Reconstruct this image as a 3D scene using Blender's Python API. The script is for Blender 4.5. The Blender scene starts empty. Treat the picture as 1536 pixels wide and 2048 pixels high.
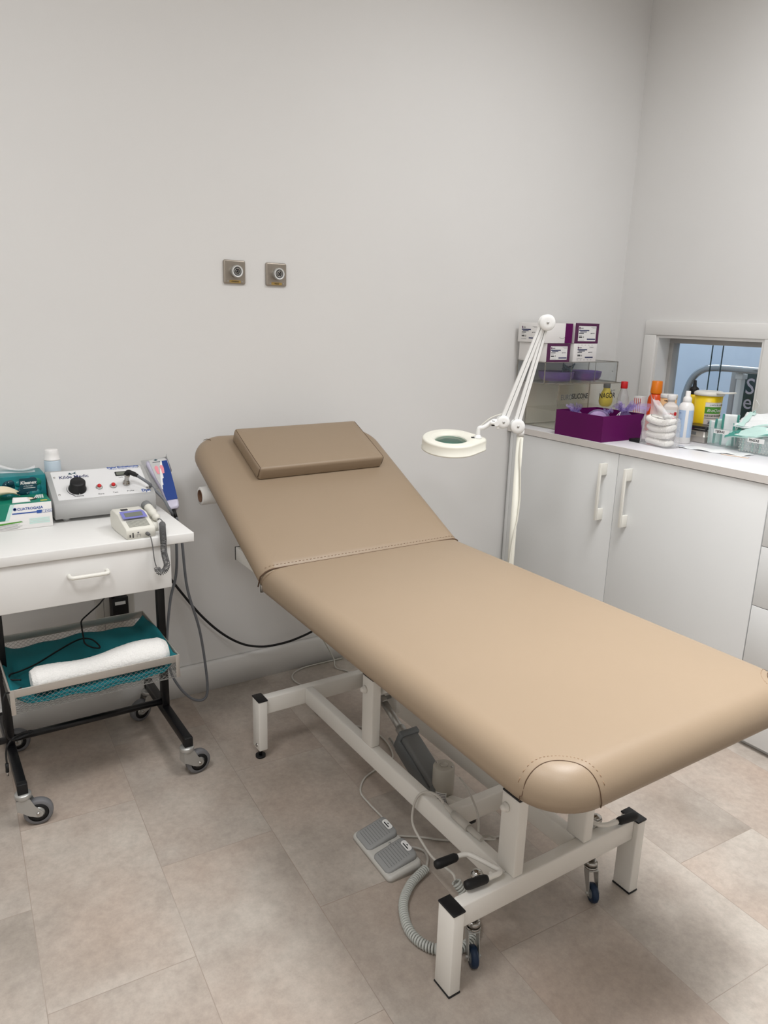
import bpy, bmesh, math, random
from mathutils import Vector, Matrix
random.seed(7)
PI = math.pi
SC = bpy.context.scene
COL = SC.collection

# ------------------------------------------------------------------ materials
def lin(c):
    c /= 255.0
    return c / 12.92 if c <= 0.04045 else ((c + 0.055) / 1.055) ** 2.4
def rgb(t): return (lin(t[0]), lin(t[1]), lin(t[2]), 1.0)

def mat(name, col, rough=0.5, metal=0.0, var=0.0, vscale=8.0, bump=0.0, bscale=60.0, spec=0.5, alpha=1.0, trans=0.0, emit=0.0, sheen=0.0, coat=0.0, ior=1.45):
    m = bpy.data.materials.new(name); m.use_nodes = True
    nt = m.node_tree; b = nt.nodes['Principled BSDF']
    b.inputs['Base Color'].default_value = rgb(col)
    b.inputs['Roughness'].default_value = rough
    b.inputs['Metallic'].default_value = metal
    b.inputs['Specular IOR Level'].default_value = spec
    b.inputs['Alpha'].default_value = alpha
    b.inputs['Transmission Weight'].default_value = trans
    b.inputs['IOR'].default_value = ior
    b.inputs['Coat Weight'].default_value = coat
    b.inputs['Sheen Weight'].default_value = sheen
    if emit:
        b.inputs['Emission Color'].default_value = rgb(col); b.inputs['Emission Strength'].default_value = emit
    tc = nt.nodes.new('ShaderNodeTexCoord')
    n = nt.nodes.new('ShaderNodeTexNoise'); n.inputs['Scale'].default_value = vscale; n.inputs['Detail'].default_value = 4
    nt.links.new(tc.outputs['Object'], n.inputs['Vector'])
    r = nt.nodes.new('ShaderNodeValToRGB')
    v = max(var, 0.01)
    r.color_ramp.elements[0].position = 0.3; r.color_ramp.elements[1].position = 0.7
    c = rgb(col)
    r.color_ramp.elements[0].color = (c[0] * (1 - v), c[1] * (1 - v), c[2] * (1 - v), 1)
    r.color_ramp.elements[1].color = (min(1, c[0] * (1 + v)), min(1, c[1] * (1 + v)), min(1, c[2] * (1 + v)), 1)
    nt.links.new(n.outputs['Fac'], r.inputs['Fac']); nt.links.new(r.outputs['Color'], b.inputs['Base Color'])
    if bump:
        n2 = nt.nodes.new('ShaderNodeTexNoise'); n2.inputs['Scale'].default_value = bscale; n2.inputs['Detail'].default_value = 3
        nt.links.new(tc.outputs['Object'], n2.inputs['Vector'])
        bp = nt.nodes.new('ShaderNodeBump'); bp.inputs['Strength'].default_value = bump; bp.inputs['Distance'].default_value = 0.002
        nt.links.new(n2.outputs['Fac'], bp.inputs['Height']); nt.links.new(bp.outputs['Normal'], b.inputs['Normal'])
    return m

def clear_mat(name, tint=(255, 255, 255), gloss=0.12, film=0.0, filmcol=(240, 240, 240), rough=0.03):
    """thin clear plastic / glass: mostly transparent, a little reflection, optional milky film"""
    m = bpy.data.materials.new(name); m.use_nodes = True
    nt = m.node_tree; nt.nodes.clear()
    out = nt.nodes.new('ShaderNodeOutputMaterial')
    tr = nt.nodes.new('ShaderNodeBsdfTransparent'); tr.inputs['Color'].default_value = rgb(tint)
    gl = nt.nodes.new('ShaderNodeBsdfGlossy'); gl.inputs['Roughness'].default_value = rough
    lw = nt.nodes.new('ShaderNodeLayerWeight'); lw.inputs['Blend'].default_value = .5
    pw_ = nt.nodes.new('ShaderNodeMath'); pw_.operation = 'POWER'; pw_.inputs[1].default_value = 3.0
    ma_ = nt.nodes.new('ShaderNodeMath'); ma_.operation = 'MULTIPLY_ADD'; ma_.inputs[1].default_value = gloss * 2; ma_.inputs[2].default_value = gloss * .15
    nt.links.new(lw.outputs['Facing'], pw_.inputs[0]); nt.links.new(pw_.outputs[0], ma_.inputs[0])
    mx = nt.nodes.new('ShaderNodeMixShader')
    nt.links.new(ma_.outputs[0], mx.inputs['Fac'])
    last = tr
    if film:
        df = nt.nodes.new('ShaderNodeBsdfPrincipled'); df.inputs['Base Color'].default_value = rgb(filmcol); df.inputs['Roughness'].default_value = 0.35
        mf = nt.nodes.new('ShaderNodeMixShader')
        tc = nt.nodes.new('ShaderNodeTexCoord'); no = nt.nodes.new('ShaderNodeTexNoise'); no.inputs['Scale'].default_value = 30
        mr = nt.nodes.new('ShaderNodeMapRange'); mr.inputs['To Min'].default_value = film * 0.7; mr.inputs['To Max'].default_value = min(1, film * 1.3)
        nt.links.new(tc.outputs['Object'], no.inputs['Vector']); nt.links.new(no.outputs['Fac'], mr.inputs['Value'])
        nt.links.new(mr.outputs['Result'], mf.inputs['Fac'])
        nt.links.new(tr.outputs[0], mf.inputs[1]); nt.links.new(df.outputs[0], mf.inputs[2]); last = mf
    nt.links.new(last.outputs[0], mx.inputs[1]); nt.links.new(gl.outputs[0], mx.inputs[2])
    nt.links.new(mx.outputs[0], out.inputs['Surface'])
    return m

M = {}
def D(k, *a, **kw): M[k] = mat(k, *a, **kw)
D('wall_paint', (229, 228, 226), 0.75, var=0.012, vscale=1.5, bump=0.05, bscale=220)
D('ceiling_paint', (238, 237, 234), 0.8)
D('trim_white', (230, 229, 226), 0.45)
D('leather', (145, 127, 106), 0.42, var=0.015, vscale=3, bump=0.06, bscale=420, spec=0.4)
D('leather_seam', (86, 64, 46), 0.7)
D('leather_stitch', (150, 122, 96), 0.7)
D('white_metal', (232, 229, 222), 0.35, var=0.01)
D('black_plastic', (16, 16, 19), 0.45)
D('soft_black', (10, 10, 12), 0.6, bump=0.2, bscale=100)
D('black_metal', (13, 13, 16), 0.35)
D('chrome', (178, 176, 172), 0.10, metal=1.0)
D('zinc', (184, 184, 181), 0.36, metal=0.65)
D('steel_brushed', (192, 187, 180), 0.38, metal=0.65, bump=0.1, bscale=200)
D('blue_rubber', (18, 40, 66), 0.5)
D('grey_rubber', (108, 108, 110), 0.55)
D('grey_plastic', (112, 116, 118), 0.5)
D('dark_grey', (118, 120, 120), 0.5)
D('pedal_grey', (150, 151, 150), 0.6, bump=0.1, bscale=200)
D('pedal_base', (196, 194, 188), 0.5)
D('motor_beige', (182, 177, 166), 0.5)
D('cord_white', (196, 192, 184), 0.5)
D('coil_grey', (186, 188, 182), 0.5)
D('label_white', (236, 236, 234), 0.5)
D('ink', (25, 26, 32), 0.6)
D('ink_grey', (96, 98, 104), 0.6)
D('cabinet', (226, 227, 226), 0.42, var=0.008, vscale=2)
D('cabinet_gap', (60, 60, 62), 0.8)
D('counter', (230, 229, 232), 0.3)
D('counter_edge', (214, 209, 204), 0.4)
D('handle_white', (232, 230, 222), 0.35)
D('purple', (92, 10, 82), 0.5, spec=.2)
D('purple_dark', (84, 30, 74), 0.5)
D('carton_white', (238, 236, 234), 0.5)
D('navy', (40, 46, 92), 0.55)
D('organza', (176, 160, 205), 0.6)
D('lilac_fill', (205, 180, 196), 0.6, var=0.15, vscale=40)
D('dish_purple', (112, 80, 156), 0.35)
D('tubing_teal', (72, 100, 112), 0.4)
D('yellow', (240, 205, 20), 0.4)
D('yellow_soft', (228, 205, 70), 0.45)
D('orange', (228, 78, 12), 0.35)
D('orange_cap', (236, 128, 16), 0.35)
D('peach', (236, 188, 138), 0.45)
D('red', (205, 32, 36), 0.4)
D('pink', (236, 150, 160), 0.5)
D('green', (80, 150, 50), 0.5)
D('bottle_white', (240, 238, 236), 0.3)
D('bottle_frost', (214, 205, 198), 0.35)
D('label_blue', (178, 200, 228), 0.4)
D('ink_blue', (44, 84, 160), 0.5)
D('cotton', (246, 243, 236), 0.9, bump=0.08, bscale=40)
D('towel', (240, 238, 234), 0.95, bump=1.0, bscale=230, sheen=0.3, var=0.05, vscale=300)
D('teal_cloth', (14, 112, 120), 0.8, bump=0.15, bscale=60)
D('teal_box', (12, 122, 128), 0.4, var=0.25, vscale=22)
D('teal_dark', (14, 66, 80), 0.45)
D('green_box', (20, 128, 104), 0.45)
D('mint', (200, 230, 223), 0.55, bump=0.3, bscale=50)
D('mint_dark', (72, 150, 138), 0.55)
D('pouch_white', (238, 241, 241), 0.35, bump=0.5, bscale=45)
D('latex', (232, 220, 190), 0.6)
D('bottle_blue', (204, 219, 230), 0.4)
D('device_grey', (194, 194, 193), 0.45)
D('device_white', (226, 226, 226), 0.4)
D('lcd', (112, 116, 106), 0.25)
D('doppler_white', (222, 220, 210), 0.45)
D('violet', (120, 122, 188), 0.4)
D('probe_lavender', (200, 196, 214), 0.3)
D('royal_blue', (24, 60, 132), 0.4)
D('cable_grey', (112, 115, 120), 0.45)
D('cable_dark', (98, 98, 98), 0.5)
D('lamp_white', (232, 230, 218), 0.38)
D('lamp_bright', (238, 238, 236), 0.35)
D('plate_nickel', (172, 163, 152), 0.35, metal=0.85)
D('brass', (190, 160, 95), 0.4, metal=0.6)
D('paper', (232, 230, 226), 0.7)
D('cardboard', (112, 82, 62), 0.8)
D('alu', (176, 174, 170), 0.5)
D('glass_edge', (58, 78, 78), 0.2)
D('corridor_paint', (206, 214, 222), 0.6)
D('sign_green', (40, 58, 54), 0.5)
D('sign_letter', (214, 200, 204), 0.6)
D('socket_white', (200, 197, 190), 0.4)
D('frost_lid', (224, 222, 214), 0.4)
D('lid_black', (28, 26, 28), 0.3)
M['acrylic'] = clear_mat('acrylic', (254, 254, 252), 0.10, 0.03, (215, 210, 200))
M['acrylic_edge'] = clear_mat('acrylic_edge', (190, 186, 176), 0.2, 0.35, (205, 200, 190))
M['acrylic_top'] = clear_mat('acrylic_top', (251, 252, 252), 0.12, 0.05, (170, 174, 176))
M['clear_bag'] = clear_mat('clear_bag', (252, 252, 252), 0.2, 0.26, (244, 244, 246), 0.15)
M['clear_bin'] = clear_mat('clear_bin', (252, 254, 254), 0.2, 0.10, (235, 240, 240), 0.1)
M['window_glass'] = clear_mat('window_glass', (250, 252, 254), 0.10)
M['bag_film'] = clear_mat('bag_film', (252, 252, 252), 0.2, 0.5, (248, 248, 250), 0.2)
D('mesh_wire', (150, 147, 142), 0.35, metal=0.7)
M['lens_glass'] = clear_mat('lens_glass', (110, 190, 172), 0.3, .12, (90, 160, 145))
M['bottle_clear'] = clear_mat('bottle_clear', (240, 240, 240), 0.2, 0.3, (235, 235, 235), 0.1)
M['organza_thin'] = clear_mat('organza_thin', (235, 228, 248), 0.05, 0.27, (188, 172, 218), 0.5)

def floor_material():
    m = bpy.data.materials.new('vinyl_tile'); m.use_nodes = True
    nt = m.node_tree; b = nt.nodes['Principled BSDF']; L = nt.links.new
    tc = nt.nodes.new('ShaderNodeTexCoord')
    mp = nt.nodes.new('ShaderNodeMapping'); mp.vector_type = 'POINT'
    # texture X runs along the planks (near the y axis, turned 3 degrees), texture Y across
    a = math.radians(3.0)
    sx = nt.nodes.new('ShaderNodeSeparateXYZ'); L(tc.outputs['Object'], sx.inputs[0])
    def lincomb(cx, cy, off):
        m1 = nt.nodes.new('ShaderNodeMath'); m1.operation = 'MULTIPLY'; m1.inputs[1].default_value = cx
        m2 = nt.nodes.new('ShaderNodeMath'); m2.operation = 'MULTIPLY_ADD'; m2.inputs[1].default_value = cy
        m3 = nt.nodes.new('ShaderNodeMath'); m3.operation = 'ADD'; m3.inputs[1].default_value = off
        L(sx.outputs['X'], m1.inputs[0]); L(sx.outputs['Y'], m2.inputs[0]); L(m1.outputs[0], m2.inputs[2]); L(m2.outputs[0], m3.inputs[0])
        return m3.outputs[0]
    W, Hh = 0.655, 0.318
    al = lincomb(math.sin(a), math.cos(a), -2.0775 + W * 20)
    ac = lincomb(math.cos(a), -math.sin(a), -0.0408 + Hh * 21)
    cb = nt.nodes.new('ShaderNodeCombineXYZ'); L(al, cb.inputs[0]); L(ac, cb.inputs[1])
    br = nt.nodes.new('ShaderNodeTexBrick'); L(cb.outputs[0], br.inputs['Vector'])
    br.inputs['Scale'].default_value = 1.0; br.inputs['Brick Width'].default_value = W; br.inputs['Row Height'].default_value = Hh
    br.inputs['Mortar Size'].default_value = 0.0009; br.inputs['Mortar Smooth'].default_value = 0.0; br.inputs['Bias'].default_value = 0.0
    br.inputs['Color1'].default_value = (0, 0, 0, 1); br.inputs['Color2'].default_value = (1, 1, 1, 1); br.inputs['Mortar'].default_value = (.5, .5, .5, 1)
    br.offset = 0.5; br.offset_frequency = 2
    sp = nt.nodes.new('ShaderNodeMath'); sp.operation = 'MULTIPLY'; sp.inputs[1].default_value = 23.0; L(br.outputs['Color'], sp.inputs[0])
    def noise(scale, detail, rough):
        n = nt.nodes.new('ShaderNodeTexNoise'); n.noise_dimensions = '4D'; n.inputs['Scale'].default_value = scale
        n.inputs['Detail'].default_value = detail; n.inputs['Roughness'].default_value = rough
        L(tc.outputs['Object'], n.inputs['Vector']); L(sp.outputs[0], n.inputs['W']); return n.outputs['Fac']
    n1 = noise(3.2, 8, 0.62); n2 = noise(2.0, 3, 0.5); n3 = noise(48, 7, 0.75)
    r1 = nt.nodes.new('ShaderNodeValToRGB'); e = r1.color_ramp.elements
    e[0].position = 0.30; e[0].color = rgb((148, 139, 129)); e[1].position = 0.72; e[1].color = rgb((194, 187, 177))
    x = r1.color_ramp.elements.new(0.5); x.color = rgb((173, 163, 153)); L(n1, r1.inputs['Fac'])
    mx = nt.nodes.new('ShaderNodeMix'); mx.data_type = 'RGBA'; mx.inputs['B'].default_value = rgb((173, 153, 138))
    mr = nt.nodes.new('ShaderNodeMapRange'); mr.inputs['From Min'].default_value = 0.42; mr.inputs['From Max'].default_value = 0.72
    mr.inputs['To Max'].default_value = 0.75; L(n2, mr.inputs['Value']); L(mr.outputs[0], mx.inputs['Factor']); L(r1.outputs[0], mx.inputs['A'])
    fine = nt.nodes.new('ShaderNodeMapRange'); fine.inputs['From Min'].default_value = .3; fine.inputs['From Max'].default_value = .7
    fine.inputs['To Min'].default_value = 0.84; fine.inputs['To Max'].default_value = 1.12; L(n3, fine.inputs['Value'])
    tone = nt.nodes.new('ShaderNodeMapRange'); tone.inputs['To Min'].default_value = 0.965; tone.inputs['To Max'].default_value = 1.03; L(br.outputs['Color'], tone.inputs['Value'])
    ml = nt.nodes.new('ShaderNodeMath'); ml.operation = 'MULTIPLY'; L(fine.outputs[0], ml.inputs[0]); L(tone.outputs[0], ml.inputs[1])
    mv = nt.nodes.new('ShaderNodeVectorMath'); mv.operation = 'SCALE'; L(mx.outputs['Result'], mv.inputs[0]); L(ml.outputs[0], mv.inputs['Scale'])
    m2 = nt.nodes.new('ShaderNodeMix'); m2.data_type = 'RGBA'; m2.inputs['B'].default_value = rgb((128, 114, 102)); L(mv.outputs[0], m2.inputs['A'])
    mf = nt.nodes.new('ShaderNodeMath'); mf.operation = 'MULTIPLY'; mf.inputs[1].default_value = 0.45; L(br.outputs['Fac'], mf.inputs[0]); L(mf.outputs[0], m2.inputs['Factor'])
    L(m2.outputs['Result'], b.inputs['Base Color'])
    b.inputs['Roughness'].default_value = 0.42; b.inputs['Specular IOR Level'].default_value = 0.35
    bp = nt.nodes.new('ShaderNodeBump'); bp.inputs['Strength'].default_value = 0.08; bp.inputs['Distance'].default_value = 0.002
    L(n3, bp.inputs['Height']); L(bp.outputs['Normal'], b.inputs['Normal'])
    return m
M['floor'] = floor_material()

# ------------------------------------------------------------------ mesh helpers
def V(*a): return Vector(a)
def frame(o, x, y):
    x = Vector(x).normalized(); y = Vector(y); z = x.cross(y).normalized(); y = z.cross(x)
    m = Matrix((x, y, z)).transposed().to_4x4(); m.translation = Vector(o); return m
def catmull(pts, n=6, closed=False):
    P = [Vector(p) for p in pts]; out = []; N = len(P)
    rng = range(N if closed else N - 1)
    for i in rng:
        if closed: p0, p1, p2, p3 = P[(i - 1) % N], P[i], P[(i + 1) % N], P[(i + 2) % N]
        else: p0, p1, p2, p3 = P[max(i - 1, 0)], P[i], P[i + 1], P[min(i + 2, N - 1)]
        for k in range(n):
            t = k / n
            out.append(0.5 * ((2 * p1) + (p2 - p0) * t + (2 * p0 - 5 * p1 + 4 * p2 - p3) * t * t + (3 * p1 - p0 - 3 * p2 + p3) * t ** 3))
    if not closed: out.append(P[-1])
    return out
def helix(path, R, pitch, per=12):
    P = [Vector(p) for p in path]; out = []; ang = 0.0
    T = (P[1] - P[0]).normalized(); N = T.orthogonal().normalized()
    for i in range(len(P) - 1):
        d = P[i + 1] - P[i]; L = d.length
        if L < 1e-6: continue
        T2 = d.normalized(); N = (N - T2 * N.dot(T2)).normalized(); B = T2.cross(N)
        steps = max(1, int(round(L / (pitch / per))))
        for k in range(steps):
            c = P[i] + d * (k / steps)
            out.append(c + (N * math.cos(ang) + B * math.sin(ang)) * R); ang += 2 * PI / per * (L / steps) / (pitch / per)
    return out
def hull_outline(r0, r1, d, n=24):
    """teardrop outline: circle r0 at origin and r1 at (d,0)"""
    al = math.acos((r0 - r1) / d); pts = []
    for k in range(n + 1):
        a = al + (2 * PI - 2 * al) * k / n; pts.append((r0 * math.cos(a), r0 * math.sin(a)))
    for k in range(n // 2 + 1):
        a = -al + 2 * al * k / (n // 2); pts.append((d + r1 * math.cos(a), r1 * math.sin(a)))
    return pts
def rrect(x0, x1, y0, y1, r, inset=0.0, n=8, ky1=1.0, radii=None):
    x0 += inset; x1 -= inset; y0 += inset; y1 -= inset * ky1; pts = []
    R = radii or (r, r, r, r)
    for (cx, cy, sx, sy, a0, rr) in ((x0, y0, 1, 1, PI, R[0]), (x1, y0, -1, 1, 1.5 * PI, R[1]), (x1, y1, -1, -1, 0, R[2]), (x0, y1, 1, -1, .5 * PI, R[3])):
        q = max(rr - inset, 0.002)
        for k in range(n + 1):
            a = a0 + .5 * PI * k / n
            pts.append((cx + sx * q + q * math.cos(a), cy + sy * q + q * math.sin(a)))
    return pts

class P:
    """collects shapes; build() links them as ONE mesh object"""
    def __init__(s, m=None):
        s.bm = bmesh.new(); s.mats = []; s.mi = 0; s.M = Matrix.Identity(4)
        if m: s.use(m)
    def use(s, k):
        if k not in s.mats: s.mats.append(k)
        s.mi = s.mats.index(k); return s
    def _faces(s, rings, close_u=True, cap0=True, cap1=True, smooth=True):
        bm = s.bm; vr = [[bm.verts.new(s.M @ Vector(p)) for p in r] for r in rings]; n = len(vr[0])
        for i in range(len(vr) - 1):
            for k in range(n if close_u else n - 1):
                k2 = (k + 1) % n
                try:
                    f = bm.faces.new((vr[i][k], vr[i][k2], vr[i + 1][k2], vr[i + 1][k])); f.material_index = s.mi; f.smooth = smooth
                except ValueError: pass
        if close_u and cap0:
            f = bm.faces.new(list(reversed(vr[0]))); f.material_index = s.mi; f.smooth = False
        if close_u and cap1:
            f = bm.faces.new(vr[-1]); f.material_index = s.mi; f.smooth = False
        return s
    def box(s, a, b, bev=0.0, seg=2, Mx=None):
        t = bmesh.new(); bmesh.ops.create_cube(t, size=1.0)
        c = [(a[i] + b[i]) / 2 for i in range(3)]; d = [abs(b[i] - a[i]) for i in range(3)]
        for v in t.verts: v.co = Vector((v.co.x * d[0] + c[0], v.co.y * d[1] + c[1], v.co.z * d[2] + c[2]))
        if bev: bmesh.ops.bevel(t, geom=list(t.edges), offset=min(bev, min(d) * .49), segments=seg, profile=.5, affect='EDGES')
        return s._take(t, Mx, smooth=bool(bev) and seg > 1)
    def _take(s, t, Mx=None, smooth=False):
        mm = s.M @ Mx if Mx is not None else s.M; mp = {}
        for v in t.verts: mp[v] = s.bm.verts.new(mm @ v.co)
        for f in t.faces:
            g = s.bm.faces.new([mp[v] for v in f.verts]); g.material_index = s.mi; g.smooth = smooth
        t.free(); return s
    def beam(s, p0, p1, w, h, bev=.002, up=(0, 0, 1)):
        p0, p1 = Vector(p0), Vector(p1); d = p1 - p0; u = Vector(up)
        if abs(d.normalized().dot(u)) > .99: u = Vector((0, 1, 0))
        z = (u - d.normalized() * u.dot(d.normalized())).normalized()
        m = Matrix((d.normalized(), z.cross(d.normalized()), z)).transposed().to_4x4(); m.translation = p0
        return s.box((0, -w / 2, -h / 2), (d.length, w / 2, h / 2), bev, 2, m)
    def cyl(s, p0, p1, r0, r1=None, n=20, cap=True):
        p0, p1 = Vector(p0), Vector(p1); r1 = r0 if r1 is None else r1
        T = (p1 - p0).normalized(); N = T.orthogonal().normalized(); B = T.cross(N); rings = []
        for c, r in ((p0, r0), (p1, r1)):
            rings.append([c + (N * math.cos(2 * PI * k / n) + B * math.sin(2 * PI * k / n)) * r for k in range(n)])
        return s._faces(rings, True, cap, cap)
    def tube(s, pts, r, n=8, closed=False, cap=True):
        P_ = [Vector(p) for p in pts]; N = None; rings = []; L = len(P_)
        for i, p in enumerate(P_):
            if closed: T = P_[(i + 1) % L] - P_[i - 1]
            else: T = P_[min(i + 1, L - 1)] - P_[max(i - 1, 0)]
            if T.length < 1e-9: T = Vector((0, 0, 1))
            T.normalize()
            if N is None: N = T.orthogonal().normalized()
            else:
                N = N - T * N.dot(T)
                N = N.normalized() if N.length > 1e-6 else T.orthogonal().normalized()
            B = T.cross(N); q = r[i] if isinstance(r, (list, tuple)) else r
            rings.append([p + (N * math.cos(2 * PI * k / n) + B * math.sin(2 * PI * k / n)) * q for k in range(n)])
        if closed: rings.append(rings[0]); return s._faces(rings, True, False, False)
        return s._faces(rings, True, cap, cap)
    def lathe(s, prof, o=(0, 0, 0), n=28, Mx=None, cap=True, sx=1, sy=1):
        rings = []
        for r, z in prof:
            ring = [Vector((r * sx * math.cos(2 * PI * k / n), r * sy * math.sin(2 * PI * k / n), z)) for k in range(n)]
            rings.append([(Mx @ v if Mx is not None else v + Vector(o)) for v in ring])
        return s._faces(rings, True, cap and prof[0][0] > 1e-4, cap and prof[-1][0] > 1e-4)
    def loft(s, loops, cap=True, Mx=None):
        return s._faces([[(Mx @ Vector(p) if Mx is not None else Vector(p)) for p in l] for l in loops], True, cap, cap)
    def prism(s, poly, z0, z1, Mx=None, smooth=False):
        rs = [[(p[0], p[1], z0) for p in poly], [(p[0], p[1], z1) for p in poly]]
        rs = [[(Mx @ Vector(p) if Mx is not None else Vector(p)) for p in l] for l in rs]
        return s._faces(rs, True, True, True, smooth)
    def quad(s, a, b, c, d):
        f = s.bm.faces.new([s.bm.verts.new(s.M @ Vector(p)) for p in (a, b, c, d)]); f.material_index = s.mi; return s
    def grid(s, fn, nu, nv, smooth=True, solid=0.0):
        vs = [[s.bm.verts.new(s.M @ Vector(fn(i / nu, j / nv))) for j in range(nv + 1)] for i in range(nu + 1)]
        fs = []
        for i in range(nu):
            for j in range(nv):
                f = s.bm.faces.new((vs[i][j], vs[i + 1][j], vs[i + 1][j + 1], vs[i][j + 1])); f.material_index = s.mi; f.smooth = smooth; fs.append(f)
        if solid:
            s.bm.normal_update(); bmesh.ops.solidify(s.bm, geom=fs, thickness=solid)
        return s
    def blob(s, c, rx, ry, rz, amp=.15, seed=0, sub=3, Mx=None):
        t = bmesh.new(); bmesh.ops.create_icosphere(t, subdivisions=sub, radius=1)
        rnd = random.Random(seed); ph = [(rnd.uniform(1.5, 4), rnd.uniform(1.5, 4), rnd.uniform(1.5, 4), rnd.uniform(0, 6)) for _ in range(4)]
        for v in t.verts:
            d = sum(math.sin(a * v.co.x + b * v.co.y * 1.3 + c2 * v.co.z + e) for a, b, c2, e in ph) / 4
            q = v.co * (1 + amp * d); v.co = Vector((c[0] + q.x * rx, c[1] + q.y * ry, c[2] + q.z * rz))
        return s._take(t, Mx, True)
    def ball(s, c, r, sz=1.0, n=2):
        t = bmesh.new(); bmesh.ops.create_icosphere(t, subdivisions=n, radius=r)
        for v in t.verts: v.co = Vector((v.co.x + c[0], v.co.y + c[1], v.co.z * sz + c[2]))
        return s._take(t, None, True)
    def text(s, body, size, Mx, ext=.0002, align='LEFT', bold=0.0, wide=1.0, shear=0.0):
        cu = bpy.data.curves.new('t', 'FONT'); cu.body = body; cu.size = size; cu.extrude = ext; cu.align_x = align
        cu.offset = bold; cu.resolution_u = 3; cu.shear = shear
        o = bpy.data.objects.new('t', cu); COL.objects.link(o)
        dg = bpy.context.evaluated_depsgraph_get(); me = bpy.data.meshes.new_from_object(o.evaluated_get(dg))
        t = bmesh.new(); t.from_mesh(me); COL.objects.unlink(o)
        bpy.data.objects.remove(o); bpy.data.curves.remove(cu); bpy.data.meshes.remove(me)
        for v in t.verts: v.co.x *= wide
        return s._take(t, Mx)
    def build(s, name, parent=None, loc=None, local=False, **tags):
        """verts are world coordinates unless local=True; loc = base point of a top-level mesh"""
        me = bpy.data.meshes.new(name)
        bmesh.ops.recalc_face_normals(s.bm, faces=s.bm.faces) if not getattr(s, 'keep', False) else None
        base = Matrix.Identity(4)
        if parent is not None:
            q = parent
            while q.parent: q = q.parent
            base = Matrix.Translation(q.location) @ q.rotation_euler.to_matrix().to_4x4()
        elif loc is not None: base = Matrix.Translation(Vector(loc))
        if not local: s.bm.transform(base.inverted())
        s.bm.to_mesh(me); s.bm.free()
        for k in s.mats: me.materials.append(M[k])
        o = bpy.data.objects.new(name, me); COL.objects.link(o)
        if parent is not None: o.parent = parent
        elif loc is not None: o.location = Vector(loc)
        for k, v in tags.items(): o[k] = v
        return o

def thing(name, label, cat, loc, group=None, rz=0.0):
    o = bpy.data.objects.new(name, None); o.empty_display_size = .05; COL.objects.link(o)
    o.location = loc; o.rotation_euler = (0, 0, rz); o['label'] = label; o['category'] = cat
    if group: o['group'] = group
    return o
def copy_tree(o, parent=None):
    c = o.copy(); COL.objects.link(c)
    if parent is not None: c.parent = parent
    for ch in list(o.children): copy_tree(ch, c)
    return c

# ------------------------------------------------------------------ the setting
YW, XW, HC = 2.617, 3.103, 3.05          # back wall, right wall, ceiling height
XL, YF = -1.25, -1.9                      # left wall, wall behind the camera
def struct(p, name, parent=None, **t):
    o = p.build(name, parent); o['kind'] = 'structure'
    for k, v in t.items(): o[k] = v
    return o
struct(P('floor').box((XL - .1, YF - .1, -.08), (5.2, 4.6, 0)), 'floor')
struct(P('ceiling_paint').box((XL - .1, YF - .1, HC), (5.2, 4.6, HC + .08)), 'ceiling')
struct(P('wall_paint').box((XL - .1, YW, 0), (XW + .14, YW + .12, HC)), 'wall_back')
struct(P('wall_paint').box((XL - .12, YF, 0), (XL, YW, HC)), 'wall_left')
struct(P('wall_paint').box((XL - .1, YF - .12, 0), (XW + .14, YF, HC)), 'wall_front')
WY0, WY1, WZ0, WZ1 = 1.829, 2.374, .977, 1.408        # hatch window opening
p = P('wall_paint')
p.box((XW, YF, 0), (XW + .14, WY0, HC)); p.box((XW, WY1, 0), (XW + .14, YW, HC))
p.box((XW, WY0, 0), (XW + .14, WY1, WZ0)); p.box((XW, WY0, WZ1), (XW + .14, WY1, HC))
struct(p, 'wall_right')
p = P('corridor_paint'); p.box((4.6, .2, 0), (4.7, 4.5, HC)); p.box((XW + .14, .2, 0), (4.6, .3, HC)); p.box((XW + .14, 4.4, 0), (4.6, 4.5, HC))
p.box((XW + .02, YW + .12, 0), (XW + .14, 4.4, HC))
struct(p, 'wall_corridor')
p = P('trim_white')
p.loft([[(x, YW - .0005, 0), (x, YW - .016, 0), (x, YW - .016, .108), (x, YW - .012, .118), (x, YW - .0005, .121)] for x in (XL, 2.43)])
struct(p, 'baseboard_back')
# hatch window: casing, reveal, metal track, two sliding panes
win = P('trim_white')
cw, ct = .066, .018
o0, o1, zt = WY0 - cw, WY1 + cw, WZ1 + cw
for lo, hi in (((XW - ct, o0, WZ1), (XW - .0005, o1, zt)), ((XW - ct, o0, WZ0 + .001), (XW - .0005, WY0, WZ1)), ((XW - ct, WY1, WZ0 + .001), (XW - .0005, o1, WZ1))):
    win.box(lo, hi, .003)
win = struct(win, 'window_1')
p = P('trim_white')
p.box((XW - .01, WY1 - .012, WZ0 + .001), (XW + .139, WY1 - .0005, WZ1 - .0005)); p.box((XW - .01, WY0 + .0005, WZ0 + .001), (XW + .139, WY0 + .012, WZ1 - .0005))
p.box((XW - .01, WY0 + .012, WZ1 - .012), (XW + .139, WY1 - .012, WZ1 - .0005)); p.box((XW - .01, WY0 + .012, WZ0 + .0005), (XW + .139, WY1 - .012, WZ0 + .012))
struct(p, 'window_reveal', win)
p = P('alu'); xa = XW + .078
p.box((xa, WY0 + .012, WZ1 - .036), (xa + .05, WY1 - .012, WZ1 - .013), .001); p.box((xa, WY1 - .034, WZ0 + .02), (xa + .05, WY1 - .0125, WZ1 - .036), .001)
p.box((xa, WY0 + .0125, WZ0 + .02), (xa + .05, WY0 + .022, WZ1 - .036), .001); p.box((xa, WY0 + .012, WZ0 + .013), (xa + .05, WY1 - .012, WZ0 + .028), .001)
struct(p, 'window_frame', win)
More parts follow.
